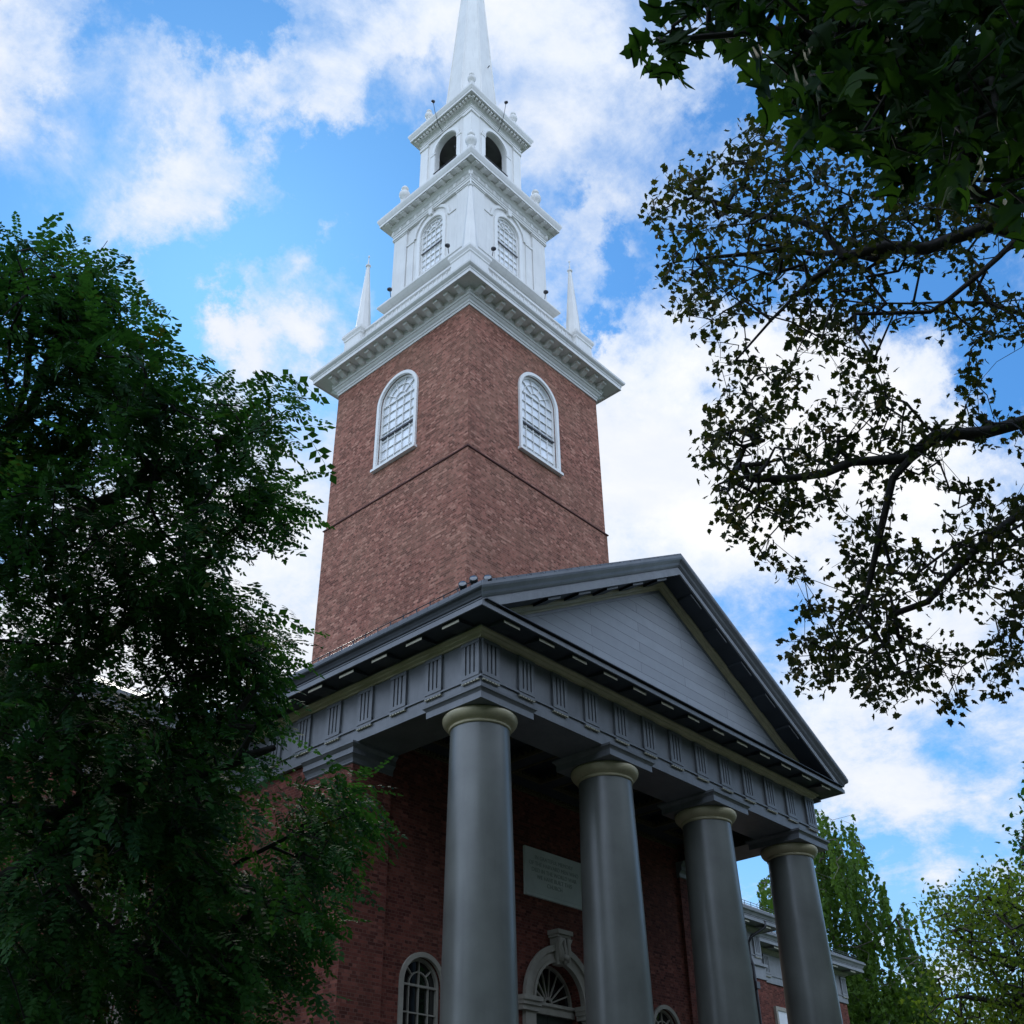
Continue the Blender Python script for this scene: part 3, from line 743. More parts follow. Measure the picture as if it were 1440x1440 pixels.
# ------------------------------------------------------------------ tower
WB = 3.137
def sqp(a): return [(XC-a, YC-a), (XC+a, YC-a), (XC+a, YC+a), (XC-a, YC+a)]
TF = [frame((XC, YC-WB), (1, 0), (0, -1)), frame((XC-WB, YC), (0, 1), (-1, 0)), frame((XC+WB, YC), (0, 1), (1, 0)), frame((XC, YC+WB), (1, 0), (0, 1))]
def faces(a): return [frame((XC, YC-a), (1, 0), (0, -1)), frame((XC-a, YC), (0, 1), (-1, 0)), frame((XC+a, YC), (0, 1), (1, 0)), frame((XC, YC+a), (1, 0), (0, 1))]
wz0, wz1 = T+10.92, T+13.40
m = MB()
for F in TF: wall(m, F, -WB, WB, T+9.70, T+15.4, [(0, .85, wz0, wz1)], .3)
CB(m, 'tower_wall', brick, uv=True)
m = MB(); a = WB+.035
m.sweep(sqp(a), [(0, 1.2), (0, 9.66), (-.06, 9.72)], closed=True, z=T); CB(m, 'tower_lower_wall', brick, uv=True)
m = MB(); m.sweep(sqp(WB), [(-.05, 9.655), (.055, 9.655), (.075, 9.67), (.075, 9.70), (.04, 9.725), (-.05, 9.725)], closed=True, z=T)
CB(m, 'string_course', mat('string course brick', (.11, .045, .04), .9, .2, 8))
for F in TF:
    arched_window(F, 0, .83, wz0, wz1, 5, 7, .11, .07, -.10, glassl, white2, bar=.020, meet=T+12.13, arcs=(.30, .66), spokes=(36, 72, 108, 144))
m = MB(); m.box(XC-WB+.35, XC+WB-.35, YC-WB+.35, YC+WB-.35, T+9, T+15.2); CB(m, 'tower_core', greyd)
# main cornice
m = MB(); m.sweep(sqp(WB), [(-.1, 15.28), (.03, 15.28), (.03, 15.37), (.055, 15.38), (.06, 15.46), (.10, 15.49), (.14, 15.55), (.17, 15.56), (.17, 15.64), (.20, 15.66), (.20, 15.83), (.62, 15.83), (.62, 15.80), (.655, 15.80), (.655, 15.93), (.675, 15.95), (.68, 15.99), (.73, 16.03), (.765, 16.07), (.775, 16.14), (.70, 16.15), (-.3, 16.35)], closed=True, z=T)
cz_ = CB(m, 'tower_cornice', white)
nm = 14
for F in TF:
    for i in range(nm):
        c = -WB-.14+(2*WB+.28)*(i+.5)/nm
        m = MB(); hw = .088
        m.prism(frame((F(c, 0, 0)[0], F(c, 0, 0)[1]), tuple(np.array(F(0, 1, 0)[:2])-np.array(F(0, 0, 0)[:2])), tuple(np.array(F(1, 0, 0)[:2])-np.array(F(0, 0, 0)[:2]))),
                [(.19, T+15.655), (.30, T+15.655), (.36, T+15.69), (.42, T+15.72), (.50, T+15.73), (.51, T+15.76), (.51, T+15.829), (.19, T+15.829)], -hw, hw)
        m.build('modillion', white2, cz_)
# parapet between pinnacle pedestals
m = MB(); m.sweep(sqp(2.95), [(-.2, 16.1), (0, 16.1), (0, 17.42), (.03, 17.43), (.03, 17.47), (0, 17.48), (0, 17.80), (.06, 17.83), (.06, 17.90), (-.2, 17.93)], closed=True, z=T); CB(m, 'parapet', white)
m = MB()
for F in faces(2.95):
    for i in range(20):
        c = -2.1+4.2*i/19
        m.obox(F, c-.012, c+.012, -.05, .03, T+17.49, T+17.80); 
        if i < 19: m.obox(F, c+.05, c+.17, -.05, .018, T+17.62, T+17.66)
CB(m, 'parapet_battens', white2)
# pinnacles
for sx, sy in ((-1, -1), (1, -1), (-1, 1), (1, 1)):
    cx, cy = XC+sx*2.69, YC+sy*2.69
    def q4(a): return [(cx-a, cy-a), (cx+a, cy-a), (cx+a, cy+a), (cx-a, cy+a)]
    m = MB(); m.sweep(q4(.43), [(-.42, 16.1), (.03, 16.1), (.03, 16.35), (0, 16.38), (0, 17.74), (.03, 17.78), (.03, 17.84), (.085, 17.94), (.085, 18.05), (-.05, 18.08), (-.42, 18.10)], closed=True, z=T)
    p = CB(m, 'pinnacle', white)
    m = MB(); r0, r1 = .30, .062; z0, z1 = T+18.08, T+21.66
    m.lathe((cx, cy, 0), [(r0+.05, z0), (r0+.05, z0+.10), (r0, z0+.13), (r1, z1), (r1+.03, z1+.02), (r1+.045, z1+.07), (r1+.01, z1+.12), (.035, z1+.15), (.012, z1+.52), (.03, z1+.54), (.035, z1+.58), (.02, z1+.63)], 8, smooth=False)
    m.build('obelisk', white, p)
# stage pedestal
m = MB(); m.sweep(sqp(2.10), [(-.3, 16.1), (0, 16.1), (0, 19.0), (.02, 19.02), (.02, 19.10), (.09, 19.25), (.12, 19.27), (.20, 19.36), (.26, 19.44), (.285, 19.47), (.285, 19.55), (-.2, 19.62)], closed=True, z=T); CB(m, 'stage_plinth', white)
# second stage
W2 = 1.97
w2 = (0, .62, T+20.05, T+22.22)
m = MB()
for F in faces(W2): wall(m, F, -W2, W2, T+19.5, T+23.4, [w2], .2)
m.box(XC-W2+.25, XC+W2-.25, YC-W2+.25, YC+W2-.25, T+19.5, T+23.5)
CB(m, 'stage_wall', white)
for F in faces(W2):
    arched_window(F, 0, .60, w2[2], w2[3], 5, 7, .15, .05, -.08, glassl, white2, bar=.021, meet=T+21.32, arcs=(.30, .66), spokes=(36, 72, 108, 144))
    m = MB()
    for sgn in (-1, 1):
        for a0, a1, b in ((1.33, 2.03, .075), (.95, 1.30, .035)):
            p0, p1 = sorted((sgn*a0, sgn*min(a1, W2+.06)))
            if b > .05:
                m.obox(F, p0, p1, 0, b, T+19.5, T+23.02)
                m.obox(F, p0-.02, p1+.02, 0, b+.03, T+19.5, T+19.72)
                m.obox(F, p0-.02, p1+.02, 0, b+.03, T+23.02, T+23.08); m.obox(F, p0-.045, p1+.045, 0, b+.06, T+23.08, T+23.17)
            else:
                m.obox(F, p0, p1, 0, b, T+19.5, T+22.25); m.obox(F, p0-.02, p1+.02, 0, b+.03, T+22.25, T+22.34)
    m.arcband(F, 0, T+22.34, .84, .96, 0, .06, seg=24)
    m.prism(F, [(-.07, T+22.95), (.07, T+22.95), (.11, T+23.30), (-.11, T+23.30)], 0, .14)
    CB(m, 'pilasters', white)
m = MB(); pr = [(-.2, 23.17), (.10, 23.17), (.10, 23.25), (.12, 23.26), (.12, 23.33), (.15, 23.36), (.09, 23.37), (.09, 23.62), (.13, 23.66), (.16, 23.72), (.24, 23.80), (.24, 23.86), (.48, 23.86), (.48, 23.84), (.50, 23.84), (.50, 23.95), (.515, 23.97), (.55, 24.05), (.58, 24.13), (.58, 24.22), (.5, 24.24), (-.3, 24.36)]
m.sweep(sqp(W2), pr, closed=True, z=T); sc = CB(m, 'stage_cornice', white)
for F in faces(W2)[:3]:
    for i in range(11):
        c = -2.1+4.2*i/10; m = MB(); m.obox(F, c-.085, c+.085, .2, .46, T+23.79, T+23.859); m.build('modillion', white2, sc)
        m = MB(); m.obox(F, c-.06, c+.06, .08, .13, T+23.39, T+23.60); m.build('frieze_block', white2, sc)
m = MB(); m.sweep(sqp(W2), [(.0, 23.171), (.13, 23.171), (.13, 23.36)], closed=True, z=T)
def urn(cx, cy, z0, s, zb):
    m = MB(); m.box(cx-.30*s, cx+.30*s, cy-.30*s, cy+.30*s, z0, zb-.42*s)
    m.box(cx-.34*s, cx+.34*s, cy-.34*s, cy+.34*s, zb-.42*s, zb-.36*s)
    m.lathe((cx, cy, zb), [(.31*s, -.36*s), (.31*s, -.31*s), (.25*s, -.26*s), (.19*s, -.15*s), (.165*s, .0), (.16*s, .08*s)], 20)
    h = zb+.07*s
    m.lathe((cx, cy, h), [(.16*s, 0), (.17*s, .05*s), (.09*s, .10*s), (.08*s, .2*s), (.20*s, .32*s), (.245*s, .46*s), (.235*s, .58*s), (.17*s, .68*s), (.10*s, .74*s), (.09*s, .78*s), (.14*s, .82*s), (.16*s, .90*s), (.12*s, .99*s), (.05*s, 1.05*s), (.02*s, 1.08*s)], 20)
    CB(m, 'urn', white)
for sx, sy in ((-1, -1), (1, -1), (-1, 1), (1, 1)):
    urn(XC+sx*1.84, YC+sy*1.84, T+24.2, .92, T+25.28)
    urn(XC+sx*1.26, YC+sy*1.26, T+29.45, .72, T+30.50)
# third stage: open belfry
W3 = 1.40; wt = .22
b3 = (0, .60, T+26.40, T+27.72)
m = MB()
for F in faces(W3): wall(m, F, -W3, W3, T+24.2, T+28.9, [b3], wt)
CB(m, 'belfry_wall', white)
m = MB()
for F in faces(W3-wt): wall(m, F, -(W3-wt), W3-wt, T+24.2, T+28.9, [b3], .01)
m.box(XC-W3+.05, XC+W3-.05, YC-W3+.05, YC+W3-.05, T+28.55, T+28.85); m.box(XC-W3+.23, XC+W3-.23, YC-W3+.23, YC+W3-.23, T+25.9, T+26.15)
CB(m, 'belfry_lining', mat('dark belfry lining', (.15, .15, .15), .8, .2, 3))
m = MB(); m.sweep(sqp(W3), [(-.05, 24.2), (.06, 24.2), (.06, 24.6), (.0, 24.65)], closed=True, z=T)
for F in faces(W3):
    for sgn in (-1, 1):
        p0, p1 = sorted((sgn*1.02, sgn*1.44)); m.obox(F, p0, p1, 0, .05, T+24.5, T+28.50); m.obox(F, p0-.03, p1+.03, 0, .08, T+28.50, T+28.58)
        m.obox(F, p0-.02, p1+.02, 0, .09, T+28.42, T+28.46)
        p0, p1 = sorted((sgn*.62, sgn*.84)); m.obox(F, p0, p1, 0, .03, T+24.5, T+27.60); m.obox(F, p0-.02, p1+.02, 0, .05, T+27.60, T+27.70)
    m.arcband(F, 0, T+27.72, .62, .78, 0, .05, seg=24)
CB(m, 'belfry_pilasters', white2)
m = MB(); pr = [(-.2, 28.58), (.06, 28.58), (.06, 28.66), (.08, 28.67), (.08, 28.74), (.10, 28.76), (.05, 28.77), (.05, 28.93), (.09, 28.97), (.09, 29.0), (.17, 29.02), (.17, 29.11), (.36, 29.12), (.36, 29.10), (.375, 29.10), (.375, 29.22), (.39, 29.24), (.42, 29.31), (.45, 29.38), (.45, 29.47), (.40, 29.48), (-.3, 29.60)]
m.sweep(sqp(W3), pr, closed=True, z=T); bc = CB(m, 'belfry_cornice', white)
for F in faces(W3)[:3]:
    for i in range(19):
        c = -1.55+3.1*i/18; m = MB(); m.obox(F, c-.045, c+.045, .16, .29, T+29.0, T+29.108); m.build('dentil', white2, bc)
m = MB()
for F in faces(W3): m.tube([F(-.66, .03, T+26.43), F(.66, .03, T+26.43)], .022, 8)
CB(m, 'belfry_rail', metal)
# spire
m = MB(); m.sweep(sqp(1.12), [(-.4, 29.5), (0, 29.5), (0, 30.0), (.06, 30.03), (.06, 30.12), (-.3, 30.2)], closed=True, z=T)
k = math.pi/8
def octr(z): return max(.03, 1.026-(z-32.5)*(1.026-.515)/7.5)/math.cos(0)
vs = []; zs_ = [30.1, 30.25, 47.2]
for z in zs_:
    for i in range(8): vs.append((XC+octr(z)*math.cos(k+i*math.pi/4), YC+octr(z)*math.sin(k+i*math.pi/4), T+z))
fs = [(j*8+i, j*8+(i+1) % 8, (j+1)*8+(i+1) % 8, (j+1)*8+i) for j in range(2) for i in range(8)]+[tuple(16+i for i in range(8))]
m.add(vs, fs)
for i in range(8):
    m.tube([(XC+octr(30.2)*math.cos(k+i*math.pi/4), YC+octr(30.2)*math.sin(k+i*math.pi/4), T+30.2), (XC+octr(47)*math.cos(k+i*math.pi/4), YC+octr(47)*math.sin(k+i*math.pi/4), T+47)], [.035, .02], 6, smooth=False)
sp_ = CB(m, 'spire', white)
m = MB(); m.lathe((XC, YC, T+47.1), [(.05, 0), (.05, .6), (.22, .75), (.26, .95), (.2, 1.15), (.04, 1.25), (.03, 2.6), (.005, 2.7)], 12); m.build('finial', bronze, sp_)
m = MB(); z = 33.6; m.tube([(XC+.1, YC-octr(z)*.92, T+z), (XC+.1, YC-octr(z)*.92-.12, T+z+.05)], .02, 6); m.build('hook', metal, sp_)
# bell
m = MB(); m.lathe((XC, YC, T+26.75), [(.42, 0), (.43, .04), (.36, .14), (.28, .34), (.25, .55), (.22, .68), (.12, .76), (.05, .78), (.05, .95)], 28)
bl = m.build('bell', bronze); tag(bl, 'dark bell hanging inside the white belfry arches', 'bell')
m = MB(); m.tube([(XC-1.1, YC-.2, T+27.72), (XC+1.1, YC+.2, T+27.72)], .07, 8); m.build('headstock', metal, bl)
m = MB(); m.tube([(XC-.3, YC-.9, T+26.2), (XC-.05, YC-.2, T+27.7)], .05, 8); m.build('lever', white, bl)

# ------------------------------------------------------------------ floodlights
def flood(base, head, aim, r_, label, group, arm=None):
    e = empty('floodlight', tuple(base), label, 'floodlight', group)
    def B(mb, n, mt):
        o = mb.build(n, mt, e); o.matrix_parent_inverse = Matrix.Translation(-Vector(base)); return o
    h = Vector(head); a = Vector(aim).normalized()
    m = MB(); m.tube(arm or [base, head], r_*.17, 8); B(m, 'arm', metal if r_ > .12 else metal)
    m = MB(); m.tube([h-a*r_*1.5, h-a*r_*1.2, h-a*r_*.3, h+a*r_*.5], [r_*.35, r_*.8, r_, r_], 18); B(m, 'housing', metal)
    m = MB(); m.tube([h+a*r_*.5, h+a*r_*.56], [r_*.88, r_*.80], 18); B(m, 'lens', lampg)
for (y, x, lb) in ((-.22, -.75, 'round floodlight on portico gutter, lowest and leftmost of the corner three'), (-.52, -.75, 'round floodlight in the middle of the three on the portico corner'), (-.74, -.58, 'round floodlight nearest the pediment of the three on the portico corner')):
    flood((x, y, T+1.44), (x, y, T+1.62), (-.75, -.6, .3), .085, lb, 'floodlights on the portico corner')
zf = T+19.6
flood((4.35, 5.75, zf), (4.22, 5.73, zf+.5), (.8, .1, .6), .078, 'small floodlight left of the near steeple corner, beside the arched window', 'floodlights round the white steeple stage')
flood((5.45, 4.78, zf), (5.42, 4.66, zf+.5), (.1, .8, .6), .078, 'small floodlight right of the near steeple corner, beside the arched window', 'floodlights round the white steeple stage')
flood((4.35, 8.75, zf), (4.22, 8.73, zf+.5), (.8, .1, .6), .078, 'small floodlight at the far left end of the steeple ledge', 'floodlights round the white steeple stage')
flood((8.25, 4.78, zf), (8.22, 4.66, zf+.5), (.1, .8, .6), .078, 'small floodlight at the far right end of the steeple ledge', 'floodlights round the white steeple stage')
b_ = (XC-1.42, 7.12, T+28.6)
flood(b_, (4.50, 7.1, T+29.95), (.9, 0, .5), .065, 'floodlight on a long thin pole left of the belfry roof', 'pole floodlights at the spire foot', [b_, (4.85, 7.12, T+28.8), (4.62, 7.11, T+29.4), (4.50, 7.1, T+29.9)])
b_ = (6.63, YC-1.42, T+28.6)
flood(b_, (6.5, 4.92, T+29.85), (0, .9, .5), .065, 'floodlight on a long thin pole right of the belfry roof', 'pole floodlights at the spire foot', [b_, (6.6, 5.3, T+28.8), (6.53, 5.05, T+29.3), (6.5, 4.92, T+29.8)])

# ------------------------------------------------------------------ trees
def inpoly(px, py, poly):
    c = False; n = len(poly); j = n-1
    for i in range(n):
        xi, yi = poly[i]; xj, yj = poly[j]
        if (yi > py) != (yj > py) and px < (xj-xi)*(py-yi)/(yj-yi)+xi: c = not c
        j = i
    return c

def proj(p):
    d = np.asarray(p)-CAM; z = d@_f
    return PPX+FPX*(d@_r)/z, PPY-FPX*(d@_u)/z

def clumped(poly, holes, n, depth, spread, ncl, sig, seedn=0, flat=.55, loose=.25):
    """points gathered in layered clumps (boughs) inside the crown's volume"""
    r_ = np.random.default_rng(seedn+500); cen = scatter(poly, holes, ncl, depth, spread, seedn=seedn+1); out_ = list(scatter(poly, holes, int(n*loose), depth, spread, seedn=seedn+2))
    while len(out_) < n:
        c = cen[r_.integers(len(cen))]; p = c+r_.normal(size=3)*sig*np.array([1, 1, flat]); x, y = proj(p)
        if inpoly(x, y, poly) and not any(inpoly(x, y, h) for h in holes): out_.append(p)
    return np.array(out_)

def scatter(poly, holes, n, depth, spread, mind=0, seedn=0):
    """points through the crown's volume: outline in view, real depth spread behind it"""
    r_ = np.random.default_rng(seedn); xs = [p[0] for p in poly]; ys = [p[1] for p in poly]; out_ = []
    while len(out_) < n:
        px = r_.uniform(min(xs), max(xs)); py = r_.uniform(min(ys), max(ys))
        if not inpoly(px, py, poly): continue
        if any(inpoly(px, py, h) for h in holes) and r_.random() > .04: continue
        d = depth(px, py) if callable(depth) else depth
        out_.append(at(px, py, d+np.clip(r_.normal(), -2, 2)*spread))
    return np.array(out_)

def grow(limbs, att, seg=.35, wob=.10, seedn=0, sag=.0):
    """limbs: polylines; every attractor gets a twig from the nearest wood. returns nodes, parent, leaf tips"""
    r_ = np.random.default_rng(seedn); pos = []; par = []; base = []
    for pl_, attach in limbs:
        pl_ = [np.array(p, float) for p in pl_]
        prev = -1
        if attach and pos: prev = int(np.argmin(np.linalg.norm(np.array(pos)-pl_[0], axis=1)))
        for a, b in zip(pl_[:-1], pl_[1:]):
            k = max(1, int(np.linalg.norm(b-a)/seg))
            for i in range(k+1):
                if i == 0 and prev != -1 and len(pos) and prev == len(pos)-1: continue
                p = a+(b-a)*i/k
                pos.append(p+r_.normal(size=3)*wob*.25); par.append(prev); prev = len(pos)-1
    P = np.zeros((len(pos)+len(att)*8+10, 3)); n = len(pos); P[:n] = pos
    dmin = np.array([np.min(np.sum((P[:n]-a)**2, axis=1)) for a in att]); order = np.argsort(dmin)
    tips = []
    for oi in order:
        a = att[oi]; d2 = np.sum((P[:n]-a)**2, axis=1); j = int(np.argmin(d2)); p0 = P[j]; dd = math.sqrt(d2[j])
        k = min(7, max(1, int(dd/seg))); prev = j
        side = r_.normal(size=3)*wob*dd
        for i in range(1, k+1):
            s_ = i/k; q = p0+(a-p0)*s_+side*math.sin(math.pi*s_)+np.array([0, 0, sag*dd*math.sin(math.pi*s_)])
            if n >= len(P): P = np.vstack([P, np.zeros((2000, 3))])
            P[n] = q; par.append(prev); prev = n; n += 1
        tips.append(prev)
    return P[:n].copy(), par, tips

def wood(P, par, tips, r0, rmin, expo=.5, seg=5, rmax=None):
    n = len(P); cnt = np.zeros(n)
    for t in tips: cnt[t] += 1
    for i in range(n-1, -1, -1):
        if par[i] >= 0 and par[i] < i: cnt[par[i]] += max(cnt[i], .3)
    rad = np.maximum(rmin, r0*np.maximum(cnt, .2)**expo)
    if rmax: rad = np.minimum(rad, rmax)
    V = []; Fc = []; o = 0
    ang = np.arange(seg)*2*math.pi/seg; ca, sa = np.cos(ang), np.sin(ang)
    for i in range(n):
        j = par[i]
        if j < 0: continue
        a, b = P[j], P[i]; t = b-a; ln = np.linalg.norm(t)
        if ln < 1e-6: continue
        t = t/ln; h = np.array([.3, .1, .95]) if abs(t[2]) < .9 else np.array([1., 0, 0])
        u = np.cross(t, h); u /= np.linalg.norm(u); v = np.cross(t, u)
        ra, rb = min(rad[j], rad[i]*1.35), rad[i]
        for c_, rr in ((a-t*ra*.3, ra), (b, rb)):
            V.append(c_+np.outer(ca, u)*rr+np.outer(sa, v)*rr)
        for q in range(seg): Fc.append((o+q, o+(q+1) % seg, o+seg+(q+1) % seg, o+seg+q))
        o += 2*seg
    m = MB(); m.v = [tuple(x) for x in np.vstack(V)]; m.f = Fc; m.sm = [True]*len(Fc)
    return m

def rawmesh(name, V, loops, starts, totals, tone, m, parent):
    me = bpy.data.meshes.new(name); me.vertices.add(len(V)); me.vertices.foreach_set('co', V.astype(np.float32).ravel())
    me.loops.add(len(loops)); me.loops.foreach_set('vertex_index', loops.astype(np.int32))
    me.polygons.add(len(starts)); me.polygons.foreach_set('loop_start', starts.astype(np.int32)); me.polygons.foreach_set('loop_total', totals.astype(np.int32))
    me.update(calc_edges=True); me.validate()
    a = me.attributes.new('tone', 'FLOAT', 'FACE'); a.data.foreach_set('value', tone.astype(np.float32))
    me.materials.append(m); o = bpy.data.objects.new(name, me); COL.objects.link(o); o.parent = parent
    return o

def leaves(name, tv, tf, pos, X, Z, scale, m, parent, seedn=0, tone=None):
    """template verts tv (n,3), faces tf (k-gons of one size); X leaf direction, Z leaf normal per instance"""
    r_ = np.random.default_rng(seedn); N = len(pos)
    X = X/np.linalg.norm(X, axis=1)[:, None]; Y = np.cross(Z, X); Y /= np.linalg.norm(Y, axis=1)[:, None]+1e-9; Z = np.cross(X, Y)
    tv = np.array(tv); V = (pos[:, None, :]+scale[:, None, None]*(tv[None, :, 0:1]*X[:, None, :]+tv[None, :, 1:2]*Y[:, None, :]+tv[None, :, 2:3]*Z[:, None, :])).reshape(-1, 3)
    tf = np.array(tf); k = tf.shape[1]; nf = len(tf)
    loops = (tf[None]+(np.arange(N)*len(tv))[:, None, None]).ravel()
    starts = np.arange(N*nf)*k; totals = np.full(N*nf, k)
    if tone is None: tone = r_.random(N)
    tn = np.clip(np.repeat(tone, nf)+r_.normal(size=N*nf)*.06, 0, 1)
    return rawmesh(name, V, loops, starts, totals, tn, m, parent)

def pinnate(nl=8, ll=.185, wd=.066):
    V = []; Fc = []
    def leaflet(x, y, z, dx, dy, dz, l, w_):
        o = len(V); px_, py_ = -dy, dx
        V.extend([(x, y, z), (x+dx*l*.45+px_*w_, y+dy*l*.45+py_*w_, z+dz*l*.45), (x+dx*l, y+dy*l, z+dz*l-.02*l), (x+dx*l*.45-px_*w_, y+dy*l*.45-py_*w_, z+dz*l*.45)])
        Fc.append((o, o+1, o+2, o+3))
    for i in range(nl):
        s_ = .12+.83*i/(nl-1); x = s_; z = -.22*s_*s_; k = 1-.35*abs(s_-.45)*2
        for sg in (-1, 1): leaflet(x+random.uniform(-.03, .03), 0, z, .42+random.uniform(-.25, .25), sg*.9, -.22+random.uniform(-.35, .25), ll*k*random.uniform(.75, 1.2), wd*k*random.uniform(.8, 1.15))
    leaflet(.97, 0, -.21, 1, 0, -.3, ll, wd)
    o = len(V); V.extend([(0, -.006, 0), (.5, -.006, -.055), (1, 0, -.22), (.5, .006, -.055)]); Fc.append((o, o+1, o+2, o+3))
    return V, Fc

def maple(big=True):
    """five lobed toothed leaf as a fan of quads, folded along the midrib"""
    if big:
        out_ = [(0, 0), (-.08, .16), (0, .38), (.12, .24), (.24, .34), (.34, .56), (.52, .64), (.50, .44), (.46, .20), (.62, .27), (.74, .25), (.78, .12), (1.0, 0)]
    else:
        out_ = [(.0, .0), (-.05, .22), (.15, .26), (.30, .50), (.42, .30), (.60, .30), (.72, .14), (1.0, 0)]
    V = []; Fc = []
    mid = []
    n = len(out_)
    for i, (x, y) in enumerate(out_):
        s_ = max(0, min(1, x)); V.append((s_, 0, -.22*s_*s_))
    for sg in (-1, 1):
        o = len(V)
        for x, y in out_: V.append((x, sg*y, -.22*x*x-.55*y*y-.03*y))
        for i in range(n-1): Fc.append((i, i+1, o+i+1, o+i) if sg > 0 else (i, o+i, o+i+1, i+1))
    return V, Fc

# ---- left tree: dense, feathery compound leaves
PL = [(-60, 300), (0, 292), (70, 300), (120, 330), (150, 318), (205, 345), (225, 400), (262, 440), (268, 480), (300, 505), (310, 545), (345, 540), (372, 560), (405, 525), (438, 545), (452, 590), (425, 620), (425, 665), (448, 700),
      (452, 735), (425, 762), (392, 742), (372, 790), (335, 790), (328, 820), (372, 850), (405, 850), (432, 890), (420, 935), (455, 945), (440, 975), (405, 990), (412, 1030), (395, 1075), (368, 1100), (395, 1130), (375, 1160), (350, 1180), (352, 1210), (395, 1240),
      (440, 1250), (452, 1180), (430, 1150), (470, 1110), (485, 1078), (520, 1095), (545, 1110), (548, 1150), (535, 1190), (500, 1190), (505, 1225), (535, 1275), (505, 1290), (492, 1320), (478, 1365), (445, 1395), (430, 1450), (420, 1520), (-60, 1520)]
PL = [(x-24 if x > 60 else x, y+24 if y < 480 else y+6 if y < 600 else y) for x, y in PL]
HL = [[(135, 870), (225, 865), (250, 915), (235, 990), (180, 1000), (110, 985), (110, 935), (140, 930)], [(5, 1085), (75, 1070), (90, 1110), (75, 1150), (0, 1150)], [(-20, 1170), (45, 1150), (45, 1250), (-20, 1280)],
      [(85, 1200), (215, 1200), (225, 1300), (150, 1330), (95, 1320)], [(90, 1385), (200, 1350), (200, 1460), (70, 1460)], [(80, 1020), (175, 1025), (170, 1075), (80, 1070)],
      [(225, 590), (270, 575), (285, 625), (240, 640)], [(205, 690), (260, 680), (250, 745)], [(270, 1240), (345, 1245), (330, 1305), (275, 1300)], [(325, 1370), (430, 1380), (410, 1460), (330, 1460)], [(10, 545), (100, 545), (100, 595), (10, 590)],
      [(60, 720), (110, 725), (100, 760), (55, 750)], [(290, 840), (330, 845), (320, 880), (285, 870)], [(150, 610), (175, 600), (185, 640), (155, 645)], [(350, 1090), (400, 1100), (390, 1180), (350, 1190)]]
PL = [(x-24 if x > 60 else x, y+24 if y < 480 else y+6 if y < 600 else y) for x, y in PL]
HL = [[(150, 890), (215, 885), (232, 915), (215, 960), (185, 945), (150, 920)], [(20, 1095), (60, 1080), (75, 1110), (60, 1130), (20, 1130)], [(0, 1180), (35, 1160), (30, 1230), (0, 1260)],
      [(95, 1215), (200, 1210), (205, 1290), (150, 1310), (105, 1300)], [(100, 1400), (190, 1370), (185, 1440), (80, 1440)], [(118, 945), (215, 965), (205, 990), (120, 985)], [(95, 1035), (160, 1040), (150, 1060), (95, 1060)],
      [(235, 600), (262, 585), (275, 615), (245, 628)], [(215, 700), (245, 690), (240, 730)], [(280, 1250), (330, 1255), (320, 1290), (285, 1290)], [(340, 1390), (410, 1400), (400, 1445), (345, 1445)], [(28, 560), (85, 560), (80, 580), (30, 578)]]
tb = at(-90, 1440, 10.5); tbase = (tb[0], tb[1], 0)
lt = empty('locust_tree', tbase, 'dense dark green feathery tree at left hiding the church side', 'tree')
def kid(o, base): o.matrix_parent_inverse = Matrix.Translation(-Vector(base)); return o
q = lambda *a: at(*a)
trunk = [np.array([tb[0], tb[1], 0.]), q(-95, 1300, 10.5), q(-80, 1100, 10.6), q(-40, 850, 10.8), q(20, 600, 11), q(60, 420, 11)]
limbs = [(trunk, False), ([q(-85, 1290, 10.5), q(0, 1245, 10.3), q(60, 1200, 10.1), q(110, 1190, 10.1), q(190, 1200, 10.2), q(300, 1240, 10.2), q(430, 1290, 10)], True),
         ([q(-85, 1150, 10.5), q(0, 1134, 10.2), q(80, 1140, 10.), q(160, 1110, 10), q(300, 1080, 9.8), q(380, 1050, 9.7)], True),
         ([q(-80, 1100, 10.6), q(30, 1000, 11.3), q(150, 900, 11.5), q(280, 800, 11.5), q(390, 700, 11.5)], True),
         ([q(-40, 850, 10.8), q(60, 770, 10.2), q(180, 680, 9.9), q(320, 620, 9.9), q(420, 570, 10)], True),
         ([q(-20, 760, 11), q(80, 640, 11.5), q(170, 520, 11.7), q(240, 440, 11.7)], True),
         ([q(0, 650, 11), q(60, 540, 10.4), q(110, 400, 10.2), q(150, 340, 10.2)], True),
         ([q(60, 1200, 10.1), q(130, 1290, 9.7), q(230, 1380, 9.5), q(300, 1440, 9.4)], True),
         ([q(300, 1240, 10.2), q(380, 1190, 10), q(430, 1170, 10), q(500, 1140, 10)], True)]
att = clumped(PL, HL, 2450, 10.8, 1.0, 200, .36, seedn=3)
P, par, tips = grow(limbs, att, .35, .12, 5, sag=.05)
kid(wood(P, par, tips, .0042, .003, .50, 5, .17).build('trunk', bark, lt), tbase)
r_ = np.random.default_rng(21); K = 6
tp = np.repeat(P[tips], K, axis=0)+r_.normal(size=(len(tips)*K, 3))*.14
cen = np.array([tb[0], tb[1]])
outd = tp-np.array([tb[0], tb[1], 8.0]); outd[:, 2] *= .15; outd /= np.linalg.norm(outd, axis=1)[:, None]
rd = np.repeat(r_.normal(size=(len(tips), 3)), K, axis=0); rd[:, 2] *= .3
X_ = outd*1.0+rd*.35+r_.normal(size=tp.shape)*.45; X_[:, 2] -= .28
Z_ = np.array([0, 0, 1.])+r_.normal(size=tp.shape)*.38
tone = np.clip(np.repeat(r_.normal(.45, .22, len(tips)), K)+r_.normal(size=len(tp))*.12, 0, .9); tone[r_.random(len(tone)) < .012] = 1.
